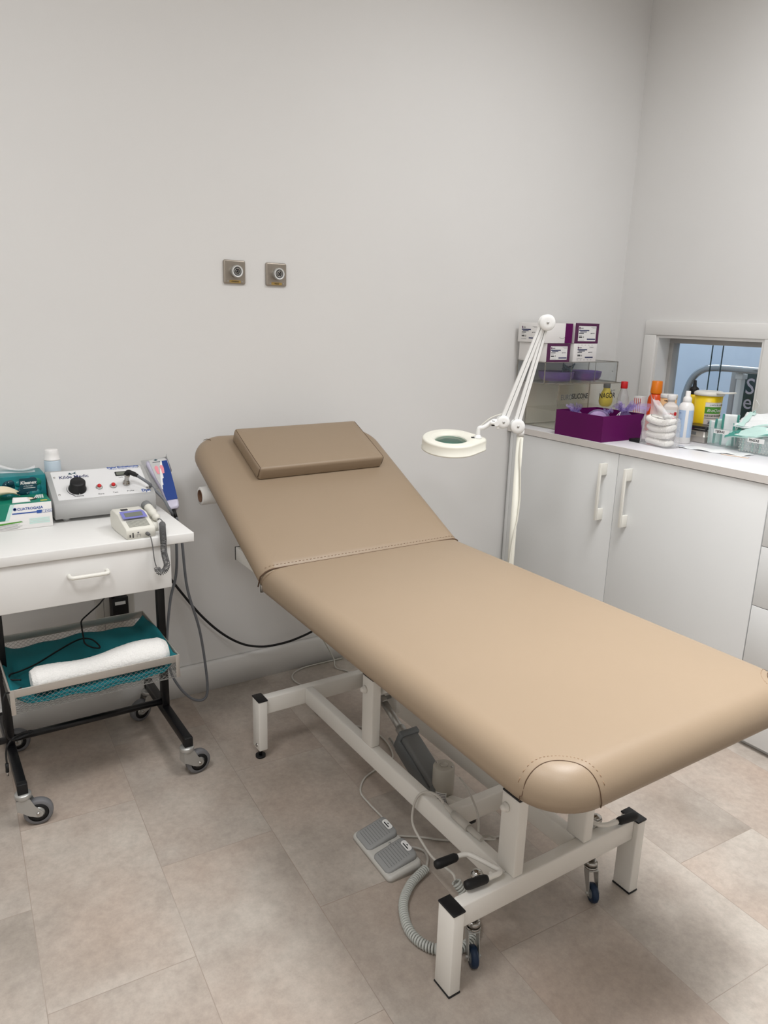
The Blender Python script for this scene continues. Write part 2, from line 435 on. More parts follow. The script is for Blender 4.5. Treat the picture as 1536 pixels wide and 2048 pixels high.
for ya, yb, xx, eg in ((WY0 + .023, 2.139, xa + .014, 2.139), (2.097, WY1 - .035, xa + .032, 2.097)):
    g = struct(P('window_glass').box((xx, ya, WZ0 + .029), (xx + .006, yb, WZ1 - .037)), 'pane', win)
    struct(P('glass_edge').box((xx - .0005, eg - .001, WZ0 + .029), (xx + .0065, eg + .001, WZ1 - .037)), 'pane_edge', g)

# ------------------------------------------------------------------ treatment couch
CX0, CX1, FY, HY, ZB, ZT = .813, 1.548, .694, 1.905, .656, .74
couch = thing('treatment_couch', 'beige leather treatment couch with raised backrest on a white metal frame', 'treatment couch', (1.18, 1.5, 0))
def taper(x, y):                          # the pad is a touch wider at the foot end
    return x - .014 * (1 - (y - FY) / (HY - FY)) * max(0, (1.2 - x) / .38) + .010 * max(0, (y - 1.3) / .6) * max(0, (1.2 - x) / .38)
def pad_mesh(x0, x1, y0, y1, zb, zt, r, radii, ky1, Mx=None, ro=.05):
    p = P('leather'); loops = []; h = zt - zb
    steps = [(.034, 0)] + [(.028 * (1 - math.sin(.5 * PI * k / 6)), .026 * (1 - math.cos(.5 * PI * k / 6)) * .9 + .0006) for k in range(7)]
    for k in range(10):
        a = .5 * PI * k / 9; steps.append((ro * (1 - math.cos(a)), .026 + (h - .026 - .003) * math.sin(a)))
    steps += [(ro + .03, h - .0012), (ro + .09, h), (ro + .18, h)]
    for ins, z in steps:
        loops.append([(taper(q[0], q[1]), q[1], zb + z) for q in rrect(x0, x1, y0, y1, r, ins, 10, ky1, radii)])
    return p.loft(loops, True, Mx)
def pad_z(d, zb, zt, ro=.05):
    h = zt - zb
    if d >= ro: return zt - .003 + .003 * min(1, (d - ro) / .09)
    c = max(0.0, 1 - d / ro); return zb + .026 + (h - .026 - .003) * math.sqrt(max(0, 1 - c * c))
pad_mesh(CX0, CX1, FY, HY, ZB, ZT, .1, (.105, .105, .02, .02), .25).build('seat_pad', couch)
seat = couch.children[0]
def sdf(x, y, x0, x1, y0, y1, r):
    qx = abs(x - (x0 + x1) / 2) - (x1 - x0) / 2 + r; qy = abs(y - (y0 + y1) / 2) - (y1 - y0) / 2 + r
    return -(math.hypot(max(qx, 0), max(qy, 0)) + min(max(qx, qy), 0) - r)
def corner_seam(mir, off):
    A, C, B = (CX0 - .002, FY + .082 + off), (CX0 + .090 + off, FY + .080 + off), (CX0 + .100 + off, FY - .002); pts = []
    for k in range(41):
        t = k / 40; x = (1 - t) ** 2 * A[0] + 2 * t * (1 - t) * C[0] + t * t * B[0]; y = (1 - t) ** 2 * A[1] + 2 * t * (1 - t) * C[1] + t * t * B[1]
        d = sdf(x, y, CX0, CX1, FY, 3.2, .105); g = max(d, 0.0003)
        z = pad_z(g, ZB, ZT)
        if d < .0008:                                   # pull onto the side wall
            z = ZB + .026
        xx = (CX0 + CX1 - x) if mir else x; pts.append(V(taper(xx, y), y, z))
    pts = [pts[0] + V(.004, .004, -.013)] + pts + [pts[-1] + V(.004, .004, -.013)]
    return pts
for mir in (0, 1):
    s = P('leather_seam').tube(catmull(corner_seam(mir, 0), 3), .0009, 6).build('seam', seat)
    p = P('leather_stitch'); pts = catmull(corner_seam(mir, .012), 3)
    for k in range(6, len(pts) - 6, 5): p.tube([pts[k] + V(0, 0, .0002), pts[k + 1] + V(0, 0, .0002), pts[k + 2] + V(0, 0, .0002)], .0007, 5)
    p.build('stitching', s)
# backrest, leaning 26.6 degrees
BA = math.radians(26.6); BL = .705
BM = frame((0, 1.898, .672), (1, 0, 0), (0, math.cos(BA), math.sin(BA)))
pm = P('leather'); loops = []; bh = .070; ro = .045
steps = [(.030, 0)] + [(.024 * (1 - math.sin(.5 * PI * k / 6)), .022 * (1 - math.cos(.5 * PI * k / 6)) + .0006) for k in range(7)]
for k in range(10):
    a = .5 * PI * k / 9; steps.append((ro * (1 - math.cos(a)), .024 + (bh - .027) * math.sin(a)))
steps += [(ro + .03, bh - .0012), (ro + .09, bh), (ro + .18, bh)]
def rr2(ins):
    q = rrect(CX0 + .006, CX1, 0, BL, .1, ins, 10, 1.0, (.02, .02, .115, .115))
    return [(x, min(y, 9) if y > ins * .25 + .03 else (y - ins) + ins * .2, 0) for x, y, *_ in [(a[0], a[1]) for a in q]]
for ins, z in steps: loops.append([(x, y, z) for x, y, _ in rr2(ins)])
pm.loft(loops, True, BM); back = pm.build('back_pad', couch)
p = P('leather_seam'); xs = [CX0 + .004 + (CX1 - CX0 - .006) * k / 60 for k in range(61)]
def back_edge(y0, lift):
    out = []
    for x in xs:
        d = min(x - CX0, CX1 - x); c = max(0, 1 - d / ro); z = .024 + (bh - .027) * math.sqrt(max(0, 1 - c * c))
        out.append(BM @ V(x, y0, z + lift))
    return out
sm = p.tube([BM @ V(CX0 + .003, .008, .006)] + back_edge(.011, .0016) + [BM @ V(CX1 - .001, .008, .012)], .0022, 6).build('seam', back)
p = P('leather_stitch'); e = catmull(back_edge(.026, .0008), 3)
for k in range(4, len(e) - 4, 3): p.tube([e[k], e[k + 1], e[k + 1] * .5 + e[k + 2] * .5], .0006, 4)
p.build('stitching', sm)
for sx, cx in ((1, CX0 + .06), (-1, CX1 - .06)):       # short corner seams at the head end
    p = P('leather_seam'); pts = []
    for k in range(13):
        t = k / 12; x = cx + sx * .012 * t; y = BL - .0205 - .03 * t; d = sdf(x, y, CX0, CX1, -1, BL, .115)
        c = max(0, 1 - max(d, 0) / ro); pts.append(BM @ V(x, y, .024 + (bh - .027) * math.sqrt(max(0, 1 - c * c)) + .0004))
    p.tube(pts, .001, 5).build('seam', back)
# frame
LEGS = [(.868, 1.005, 0), (1.465, 1.005, 0), (.876, 2.05, .032), (1.465, 2.05, .032)]
for x, y, z0 in LEGS:
    leg = P('white_metal').box((x, y, z0 + .004), (x + .031, y + .055, .216), .003).build('leg', couch)
    P('black_plastic').box((x - .0012, y - .0012, .2155), (x + .0322, y + .0562, .2205), .0015).build('cap', leg, label='black plastic cap')
    if z0: 
        P('black_plastic').cyl((x + .0155, y + .028, 0), (x + .0155, y + .028, .008), .017).cyl((x + .0155, y + .028, .008), (x + .0155, y + .028, z0 + .004), .006).build('levelling_foot', leg)
        P('chrome').ball((x + .002, y + .02, .052), .007).build('bolt', leg)
    else: P('black_plastic').box((x - .0008, y - .0008, 0), (x + .0318, y + .0558, .0045), .001).build('foot_cap', leg)
P('white_metal').box((.8995, 1.016, .162), (1.4645, 1.048, .222), .004).build('crossbar', couch)
P('white_metal').box((.9075, 2.062, .160), (1.4645, 2.094, .220), .004).build('crossbar', couch)
P('white_metal').box((1.05, 1.0485, .1625), (1.08, 2.0615, .2215), .004).build('rail', couch)
P('white_metal').box((1.279, 1.0485, .1625), (1.309, 2.0615, .2215), .004).build('rail', couch)
P('white_metal').box((1.0805, 1.283, .1635), (1.2785, 1.312, .2205), .004).build('cross_member', couch)
for x in (1.05, 1.279):
    for y, zt in ((1.0195, .422), (1.633, .438)):
        po = P('white_metal').box((x, y, .2218), (x + .03, y + .058, zt), .004).build('post', couch)
        P('black_plastic').box((x + .0005, y + .0005, zt - .001), (x + .0295, y + .0575, zt + .004), .001).build('cap', po)
        kb = P('white_metal'); kx = x if x < 1.1 else x + .03; sg = -1 if x < 1.1 else 1; kz = .388 if y < 1.2 else .397; ky = y + .040
        kb.lathe([(.0115, 0), (.0115, .005), (.0095, .0055), (.009, .010), (.006, .0145), (.0001, .0155)], n=18, Mx=frame((kx, ky, kz), (0, sg, 0), (0, 0, 1)))
        kb.build('bolt_cap', po)
for x in (1.088, 1.249):
    for y0, z0, y1, z1 in ((1.66, .40, 1.30, .617), (1.047, .40, .99, .617)):
        P('white_metal').beam((x + .011, y0, z0), (x + .011, y1, z1), .02, .045).build('lift_arm', couch)
p = P('white_metal')
p.box((.93, .86, .622), (.97, 1.90, .6618), .003); p.box((1.40, .86, .622), (1.44, 1.90, .6618), .003); p.box((.97, .86, .622), (1.40, .90, .6618), .003); p.box((.97, 1.62, .622), (1.40, 1.66, .6618), .003); p.box((.97, .97, .622), (1.40, 1.01, .6618), .003)
p.build('seat_frame', couch)
for x in (.862, 1.45):
    bk = P('white_metal').box((x, 1.955, .672), (x + .04, 2.19, .716), .003).build('back_support', couch)
    P('black_plastic').box((x - .001, 2.1895, .6715), (x + .041, 2.193, .7165), .001).build('end_cap', bk)
    P('chrome').cyl((x + .006, 1.995, .624), (x + .006, 1.995, .674), .0055).build('pin', bk)
for x in (1.0, 1.33): P('white_metal').box((x, 1.86, .625), (x + .04, 1.975, .654), .003).build('hinge_plate', couch)
p = P('white_metal')
for x in (.905, 1.46): p.box((x - .015, .06, -.032), (x + .015, .6, -.001), .003, Mx=BM)
p.box((.92, .5, -.032), (1.445, .53, -.001), .003, Mx=BM); p.build('back_frame', couch)
p = P('white_metal')                                    # paper roll holder arms under the backrest
for x in (1.0, 1.36):
    p.tube([BM @ V(x, .55, -.004), (x, 2.40, .87), (x, 2.398, .846)], .006, 8)
p.tube([(.93, 2.398, .845), (1.45, 2.398, .845)], .006, 8); p.build('roll_holder', couch)
# retractable castors at the foot end, with pedals
for cx, cy, wx in ((.981, 1.066, -.002), (1.371, 1.062, .002)):
    st = P('chrome').cyl((cx, cy, .105), (cx, cy, .232), .0095).lathe([(.0145, 0), (.0148, .006), (.012, .0125), (.006, .0165), (.0001, .0175)], (cx, cy, .226), 20)
    st.lathe([(.0165, .094), (.0165, .104), (.012, .108)], (cx, cy, 0), 20).lathe([(.014, .085), (.0175, .088), (.0175, .0935)], (cx, cy, 0), 20)
    ca = st.build('castor', couch)
    P('white_metal').lathe([(.0145, .16), (.0145, .205)], (cx, cy, 0), 20).box((cx - .012, 1.048, .166), (cx + .012, cy - .005, .2), .002).build('castor_sleeve', ca)
    f = P('zinc'); wy = cy - .022
    TW = Matrix.Translation((cx, cy, 0)) @ Matrix.Rotation(math.radians(-25), 4, 'Z') @ Matrix.Translation((-cx, -cy, 0)); f.M = TW
    for sg in (-1, 1):
        poly = [(cy + .014, .086), (cy - .016, .086), (wy - .008, .022), (wy, .016), (wy + .009, .022), (cy + .012, .066)]
        f.prism([(a, b) for a, b in poly], -.0008, .0008, Mx=frame((cx + wx + sg * .0125, 0, 0), (0, 1, 0), (0, 0, 1)))
    f.box((cx + wx - .0133, cy - .017, .0835), (cx + wx + .0133, cy + .014, .0865), .0008); f.cyl((cx + wx - .018, wy, .0255), (cx + wx + .018, wy, .0255), .0038, n=12); f.build('castor_fork', ca)
    wp = P('blue_rubber'); wp.M = TW
    wp.lathe([(.012, -.008), (.0215, -.0085), (.0248, -.0055), (.0254, 0), (.0248, .0055), (.0215, .0085), (.012, .008)], n=32, Mx=frame((cx + wx, wy, .0255), (0, 1, 0), (0, 0, 1)), cap=False).use('grey_plastic').lathe([(.0001, -.0092), (.0135, -.0092), (.0135, .0092), (.0001, .0092)], n=24, Mx=frame((cx + wx, wy, .0255), (0, 1, 0), (0, 0, 1))).build('wheel', ca, label='blue rubber wheel')
def lever(path, grips):
    lv = P('white_metal').tube(catmull(path, 6), .0058, 10).build('brake_lever', couch)
    for a, b in grips:
        a, b = V(*a), V(*b); d = (b - a); g = P('soft_black')
        x = d.normalized(); prof = [(.0075, 0), (.0102, .006), (.0108, d.length * .5), (.0112, d.length - .012), (.0095, d.length - .003), (.004, d.length)]
        g.lathe(prof, n=16, Mx=frame(a, x.orthogonal(), x.cross(x.orthogonal())))
        g.build('grip', lv, label='black rubber grip')
    return lv
lever([(.97, 1.131, .236), (.984, 1.129, .237), (1.001, 1.12, .238), (1.012, 1.096, .238), (1.024, 1.06, .238), (1.029, 1.045, .2385), (1.022, 1.037, .2385), (1.004, 1.0375, .2385), (.984, 1.039, .2385)],
      [((.974, 1.131, .236), (.912, 1.135, .235)), ((.988, 1.0385, .2385), (.928, 1.0465, .2385))])
P('white_metal').cyl((1.008, 1.05, .2), (1.008, 1.05, .236), .004).build('lever_pin', couch)
lever([(1.338, 1.09, .236), (1.345, 1.062, .236), (1.352, 1.04, .236), (1.372, 1.026, .237), (1.408, 1.0185, .239)], [((1.400, 1.0195, .2392), (1.462, 1.010, .2405))])
P('white_metal').cyl((1.338, 1.085, .2), (1.338, 1.085, .236), .004).build('lever_pin', couch)
P('white_metal').cyl((1.155, 1.04, .148), (1.155, 1.04, .1635), .006).build('bolt', couch); P('white_metal').cyl((1.345, 1.05, .148), (1.345, 1.05, .1635), .007).build('bolt', couch)
# actuator between the rails
p = P('grey_plastic'); ax0, ax1 = V(1.165, 1.50, .175), V(1.165, 1.745, .288); ad = (ax1 - ax0).normalized()
act = P('dark_grey').beam(ax0 - ad * .06, ax0 + ad * .125, .056, .062, .008).build('actuator', couch)
P('grey_plastic').beam(ax0 + ad * .12, ax0 + ad * .14, .066, .07, .004).beam(ax0 - ad * .065, ax0 - ad * .045, .064, .06, .004).box((-.034, -.05, -.036), (-.027, .125, .012), .002, Mx=frame(ax0, (1, 0, 0), ad)).build('housing_bracket', act)
P('zinc').cyl(ax0 + ad * .13, ax0 + ad * .17, .0155).cyl(ax0 + ad * .165, ax1, .0115).beam(ax1 - ad * .005, ax1 + ad * .02, .02, .026, .004).cyl(ax1 + V(-.03, 0, .003) + ad * .01, ax1 + V(.03, 0, .003) + ad * .01, .006).build('piston_rod', act)
P('zinc').box((-.03, .0, -.044), (-.021, .17, -.037), .001, Mx=frame(ax0, (1, 0, 0), ad)).build('guide_strip', act)
mo = P('motor_beige').lathe([(.029, .125), (.031, .13), (.031, .236), (.029, .240), (.027, .241)], (1.168, 1.436, 0), 28).lathe([(.011, .241), (.011, .2435), (.0001, .2437)], (1.168, 1.436, 0), 20).build('motor', act)
P('chrome').ball((1.168 - .012, 1.436 + .02, .2415), .0038, .6).build('screw', mo); P('chrome').ball((1.168 + .012, 1.436 - .02, .2415), .0038, .6).build('screw', mo)
p = P('label_white'); p.grid(lambda u, v: (1.168 + .0313 * math.cos(3.4 + 1.0 * u), 1.436 + .0313 * math.sin(3.4 + 1.0 * u), .142 + .03 * v), 8, 1); p.use('ink_grey')
for k in range(5): p.grid(lambda u, v: (1.168 + .0315 * math.cos(3.5 + .8 * u), 1.436 + .0315 * math.sin(3.5 + .8 * u), .1455 + .0053 * k + .0018 * v), 6, 1)
p.keep = True; p.build('rating_label', mo)
P('black_plastic').beam((1.165, 1.45, .13), (1.165, 1.30, .145), .03, .014, .003).cyl((1.14, 1.395, .14), (1.19, 1.395, .14), .008).build('mount_bracket', act)
P('white_metal').beam((1.165, 1.40, .152), (1.165, 1.312, .185), .024, .02, .002).build('mount_lug', act)
p = P('white_metal'); p.box((1.1195, 1.72, .25), (1.1345, 1.79, .33), .003); p.box((1.1955, 1.72, .25), (1.2105, 1.79, .33), .003); p.box((1.112, 1.75, .31), (1.218, 1.78, .33), .003); p.build('actuator_yoke', couch)
# cable from the actuator plug, draped over the left rail
p = P('cord_white')
p.cyl((1.066, 1.262, .232), (1.066, 1.20, .232), .0095, .0105, 14); p.cyl((1.066, 1.2, .232), (1.066, 1.15, .232), .008, .0065, 14); p.cyl((1.066, 1.30, .238), (1.066, 1.262, .232), .005, .0075, 12)
pg = p.build('cable_plug', couch)
P('cord_white').tube(catmull([(1.066, 1.30, .238), (1.064, 1.33, .245), (1.055, 1.365, .238), (1.042, 1.385, .215), (1.036, 1.395, .17), (1.032, 1.385, .13), (1.035, 1.34, .1), (1.038, 1.298, .085), (1.035, 1.24, .098), (1.029, 1.205, .108), (1.028, 1.194, .099)], 6), .0034, 8).build('motor_cable', pg)
p = P('cord_white'); p.tube(catmull([(1.07, 1.155, .23), (1.10, 1.14, .225), (1.112, 1.17, .21), (1.10, 1.2, .19), (1.095, 1.22, .14), (1.1, 1.26, .10), (1.14, 1.29, .08), (1.15, 1.30, .155)], 6), .0026, 7); p.tube(catmull([(1.072, 1.17, .236), (1.105, 1.215, .25), (1.135, 1.29, .26), (1.165, 1.36, .245)], 6), .0028, 7); p.build('loose_cable', pg)

# headrest cushion lying on the backrest
hc_loc = BM @ V(1.2, .46, bh)
hm = BM @ Matrix.Translation((1.205, .533, bh + .0008)) @ Matrix.Rotation(math.radians(1.0), 4, 'Z')
p = P('leather'); loops = []; hw, hl, ht = .245, .118, .047
for ins, z in ((.004, 0), (.001, .002), (0, .006), (0, .034), (.001, .041), (.004, .0445), (.010, .0462), (.04, ht), (.09, ht + .0012)):
    loops.append([(a, b, z) for a, b in rrect(-hw, hw, -hl, hl, .012, ins, 5)])
p.loft(loops, True, hm); hd = p.build('headrest_cushion', None, hc_loc, label='flat beige leather headrest cushion lying on the raised backrest', category='cushion')
for sx in (-1, 1):
    p = P('leather_seam')
    p.tube([hm @ V(sx * (hw - .0005), -hl + .006, .008), hm @ V(sx * (hw - .001), -hl + .004, .038), hm @ V(sx * (hw - .005), -hl + .008, .0448)], .0009, 5)
    p.tube(catmull([hm @ V(sx * (hw - .005), -hl + .008, .0450), hm @ V(sx * (hw - .004), 0, .0447), hm @ V(sx * (hw - .005), hl - .008, .0450)], 5), .0009, 5)
    p.build('seam', hd)
# paper roll on its holder behind the backrest
rl = P('paper'); R0, R1 = .031, .0215
def ringc(x, r, n=32): return [(x, 2.398 + r * math.cos(2 * PI * k / n), .845 + r * math.sin(2 * PI * k / n)) for k in range(n)]
rl.loft([ringc(.822, R1), ringc(.822, R0 - .001), ringc(.824, R0), ringc(1.42, R0), ringc(1.422, R1)], False)
roll = rl.build('paper_roll', None, (1.12, 2.398, .845), label='white couch paper roll with brown cardboard core behind the backrest', category='paper roll')
P('cardboard').loft([ringc(.8205, R1), ringc(.8205, R1 - .003), ringc(1.4225, R1 - .003), ringc(1.4225, R1), ringc(.8205, R1)], False).build('cardboard_core', roll, label='brown cardboard core')

# ------------------------------------------------------------------ foot pedal with coiled cord
pd = thing('foot_pedal', 'grey double foot pedal with coiled cord on floor under couch', 'foot switch', (1.0, 1.46, 0))
PM = Matrix.Translation((1.0, 1.463, 0)) @ Matrix.Rotation(math.radians(-2), 4, 'Z')
p = P('pedal_base'); loops = []
for ins, k in ((.003, 0), (0, .003), (0, .6), (.002, .85), (.006, 1)):
    l = []
    for a, b in rrect(-.054, .054, -.104, .104, .014, ins, 5): l.append((a, b, (.016 + .016 * (a + .054) / .108) * k))
    loops.append(l)
p.loft(loops, True, PM).build('base', pd)
for yy in (-.049, .053):
    p = P('pedal_grey'); loops = []
    for ins, h in ((.001, 0), (0, .004), (0, .009), (.002, .013), (.007, .0155), (.02, .0165)):
        l = []
        for a, b in rrect(-.05, .047, yy - .041, yy + .041, .014, ins, 6):
            l.append((a, b, .014 + .018 * (a + .05) / .1 + h * (.55 + .6 * (a + .05) / .1)))
        loops.append(l)
    pe = p.loft(loops, True, PM).build('pedal', pd)
    def ptop(a): return .014 + .018 * (a + .05) / .1 + .0165 * (.55 + .6 * (a + .05) / .1) + .0004
    p = P('dark_grey')
    for k in range(9):
        a = -.038 + .0078 * k; p.beam(PM @ V(a, yy - .03, ptop(a) - .0005), PM @ V(a, yy + .03, ptop(a) - .0005), .0009, .001, 0)
    p.build('groove', pe)
    p = P('label_white'); LM = PM @ frame((.034, yy, ptop(.034) + .0003), (1, 0, .27), (0, 1, 0))
    p.prism(rrect(-.008, .008, -.021, .021, .0075, 0, 5), 0, .0006, LM); p.use('ink').prism(rrect(-.0045, -.0015, -.013, .013, .001, 0, 2), .0006, .0009, LM); p.prism([(.0015, -.004), (.0055, 0), (.0015, .004)], .0006, .0009, LM); p.build('label', pe)
P('zinc').ball(PM @ V(.012, .002, .028), .004, .5).build('screw', pd)
P('cord_white').tube(catmull([(1.058, 1.44, .014), (1.078, 1.425, .012), (1.09, 1.405, .010), (1.082, 1.38, .010), (1.066, 1.36, .012), (1.05, 1.343, .015)], 6), .0034, 8).build('lead', pd)
cp = catmull([(1.05, 1.343, .0155), (1.018, 1.333, .0145), (.983, 1.318, .0145), (.938, 1.284, .0145), (.91, 1.243, .0145), (.893, 1.196, .0145), (.895, 1.153, .0145), (.914, 1.118, .0145), (.95, 1.093, .0145), (.993, 1.09, .0155), (1.035, 1.115, .024), (1.045, 1.155, .05), (1.028, 1.192, .098)], 10)
P('coil_grey').tube(helix(cp, .0098, .0072, 11), .0031, 5).build('coiled_cord', pd)

# ------------------------------------------------------------------ trolley
TT = .815                                    # table top height
tro = thing('equipment_trolley', 'white topped equipment trolley on castors with a drawer and black legs', 'trolley', (.42, 2.33, 0))
P('cabinet').use('trim_white').box((.06, 2.085, TT - .028), (.692, 2.57, TT), .002).build('table_top', tro)
p = P('trim_white'); p.box((.215, 2.11, .66), (.60, 2.54, TT - .0285), .001); dr = p.build('drawer_box', tro)
dw = P('trim_white').box((.075, 2.093, .652), (.622, 2.1095, TT - .0295), .002).build('drawer', tro)
P('handle_white').tube(catmull([(.338, 2.093, .735), (.338, 2.078, .735), (.341, 2.069, .735), (.35, 2.066, .735), (.385, 2.066, .735), (.425, 2.066, .735), (.436, 2.069, .735), (.439, 2.078, .735), (.439, 2.093, .735)], 5), .0058, 10).build('handle', dw)
UX = (.168, .650)
for ux in UX:
    P('black_metal').box((ux - .0125, 2.318, .14), (ux + .0125, 2.342, TT - .0285), .0015).build('upright', tro)
    fo = P('black_metal').box((ux - .013, 2.085, .108), (ux + .013, 2.545, .1395), .002).build('foot_bar', tro)
    P('soft_black').box((ux - .0137, 2.0835, .1075), (ux + .0137, 2.105, .1402), .002).build('end_cap', fo); P('soft_black').box((ux - .0137, 2.525, .1075), (ux + .0137, 2.5465, .1402), .002).build('end_cap', fo)
P('black_metal').cyl((UX[0] - .03, 2.33, .1545), (UX[1] - .0126, 2.33, .1545), .011).build('crossbar', tro)
def castor(x, y, ang):
    R = Matrix.Translation((x, y, 0)) @ Matrix.Rotation(ang, 4, 'Z')
    c = P('zinc'); 
    c.lathe([(.0, .1075), (.021, .1075), (.0225, .104), (.0225, .094), (.019, .090)], n=24, Mx=R).lathe([(.0075, .107), (.0075, .112)], n=12, Mx=R)
    for sg in (-1, 1):
        poly = [(-.018, .092), (.018, .092), (.030, .066), (.046, .048), (.05, .040), (.046, .032), (.036, .029), (.012, .038), (-.006, .052), (-.016, .058)]
        c.prism(poly, -.001, .001, Mx=R @ frame((0, sg * .0165, 0), (1, 0, 0), (0, 0, 1)))
    c.box((-.018, -.0165, .056), (-.016, .0165, .092), Mx=R)
    c = c.build('castor', tro)
    W = R @ frame((.036, 0, .0405), (1, 0, 0), (0, 0, 1))
    P('grey_rubber').lathe([(.0285, -.0125), (.036, -.0125), (.0395, -.009), (.0403, 0), (.0395, .009), (.036, .0125), (.0285, .0125)], n=40, Mx=W, cap=False).use('soft_black').lathe([(.018, -.0118), (.0285, -.0118), (.0285, .0118), (.018, .0118)], n=36, Mx=W, cap=False).use('zinc').lathe([(.0001, -.0112), (.018, -.0112), (.018, .0112), (.0001, .0112)], n=28, Mx=W).build('wheel', c)
    P('chrome').cyl(R @ V(.036, -.022, .0405), R @ V(.036, .022, .0405), .005, n=6).build('axle_bolt', c)
castor(UX[0], 2.095, math.radians(-10)); castor(UX[1] - .004, 2.095, math.radians(8)); castor(UX[0] + .0, 2.525, math.radians(-12)); castor(UX[1] - .006, 2.525, math.radians(200))
# wire basket
BX0, BX1, BY0, BY1, BZ0, BZ1 = .162, .636, 2.098, 2.503, .352, .427
bas = P('steel_brushed')
for y, dy in ((BY0, .003), (BY1, -.003)):
    bas.box((BX0, y, BZ1 - .024), (BX1, y + dy, BZ1), .0008)
for x, dx in ((BX0, .003), (BX1, -.003)):
    bas.box((x, BY0 + .003, BZ1 - .016), (x + dx, BY1 - .003, BZ1), .0008)
for x in (BX0, BX1 - .012): bas.box((x, BY0 - .0012, BZ0), (x + .012, BY0, BZ1 + .001), .0004)
bas = bas.build('basket_rim', tro)
wm = P('mesh_wire')
def zig(o, du, dv, L, Hh, pitch):
    nu = max(2, int(round(L / pitch))); nv = max(1, int(round(Hh / (pitch * .85)))); o, du, dv = Vector(o), Vector(du), Vector(dv)
    n3 = du.cross(dv).normalized() * .0007
    for r in range(nv + 1):
        pts = []
        for k in range(nu * 2 + 1):
            off = (r + (k % 2) * .5 + (.0 if r % 2 == 0 else 0)); off = min(off, nv)
            pts.append(o + du * (L * k / (2 * nu)) + dv * (Hh * off / nv))
        wm.tube(pts, .00065, 3, cap=False)
        pts = []
        for k in range(nu * 2 + 1):
            off = r - (k % 2) * .5; off = max(off, 0)
            pts.append(o + du * (L * k / (2 * nu)) + dv * (Hh * off / nv) + n3)
        wm.tube(pts, .00065, 3, cap=False)
zig((BX0 + .004, BY0 + .003, BZ0), (1, 0, 0), (0, 0, 1), BX1 - BX0 - .008, BZ1 - .024 - BZ0, .0150)
zig((BX0 + .004, BY1 - .003, BZ0), (1, 0, 0), (0, 0, 1), BX1 - BX0 - .008, BZ1 - .024 - BZ0, .0150)
zig((BX0 + .003, BY0 + .004, BZ0), (0, 1, 0), (0, 0, 1), BY1 - BY0 - .008, BZ1 - .016 - BZ0, .0150)
zig((BX1 - .003, BY0 + .004, BZ0), (0, 1, 0), (0, 0, 1), BY1 - BY0 - .008, BZ1 - .016 - BZ0, .0150)
zig((BX0 + .004, BY0 + .004, BZ0), (1, 0, 0), (0, 1, 0), BX1 - BX0 - .008, BY1 - BY0 - .008, .0150)
wm.build('wire_mesh', bas)
# basket contents: surgical drape, rolled towel
def drape(u, v):
    x = BX0 + .008 + (BX1 - BX0 - .016) * u; y = BY0 + .008 + (BY1 - BY0 - .03) * v
    e = max(0, abs(u - .5) * 2 - .82) / .18; b = max(0, .10 - v) / .10
    z = BZ0 + .008 + .030 * min(1, v * 1.3) + .004 * math.sin(9 * u + 3 * v) * math.sin(7 * v + 1) + .003 * math.sin(23 * u + 8 * v)
    z += .058 * e ** 1.3 * (1 if u > .5 else .7) * (.75 + .25 * math.sin(3 * v + 1)) + .012 * b
    x += (.012 * math.sin(9 * v) * (1 - e)) if 0.05 < u < .95 else 0
    return (x, y, max(z, BZ0 + .005))
p = P('teal_cloth').grid(drape, 60, 30, True, .004); p.build('surgical_drape', None, (.4, 2.29, BZ0 + .004), label='teal surgical drape lining the wire basket of the trolley', category='drape')
p = P('towel'); loops = []
for k in range(121):
    t = k / 120; x = .226 + .392 * t; yc = 2.172 + .015 * t + .006 * math.sin(4 * t); r = .034 + .010 * t * t + .0035 * math.sin(9 * t + 1)
    e = min(t, 1 - t) * 32; s_ = 1 if e > 1.2 else .78 + .18 * e
    loops.append([(x, yc + (r * 1.25 * s_) * math.cos(a) * 1.0, BZ0 + .022 + r * .92 + (r * .92 * s_) * math.sin(a)) for a in [2 * PI * q / 72 for q in range(72)]])
rq = random.Random(3)
loops = [[Vector(q) + V(rq.uniform(-.0006, .0006), rq.uniform(-.0008, .0008), rq.uniform(-.0008, .0008)) for q in l] for l in loops]
p.loft(loops); tw = p.build('towel', None, (.41, 2.18, BZ0 + .02), label='rolled white terry towel lying in the trolley basket', category='towel')
p = P('cotton'); sp = []
for q in range(50):
    a = q / 50 * 4 * PI; r = .012 + .026 * q / 50; sp.append((.6195, 2.186 + r * 1.25 * math.cos(a), BZ0 + .06 + r * math.sin(a)))
p.tube(sp, .0014, 5); p.build('rolled_edge', tw)

# ------------------------------------------------------------------ things on the trolley top
def on(p, Mx, s, size, at, key='ink', **k): p.use(key); p.text(s, size, Mx @ Matrix.Translation(at), **k)
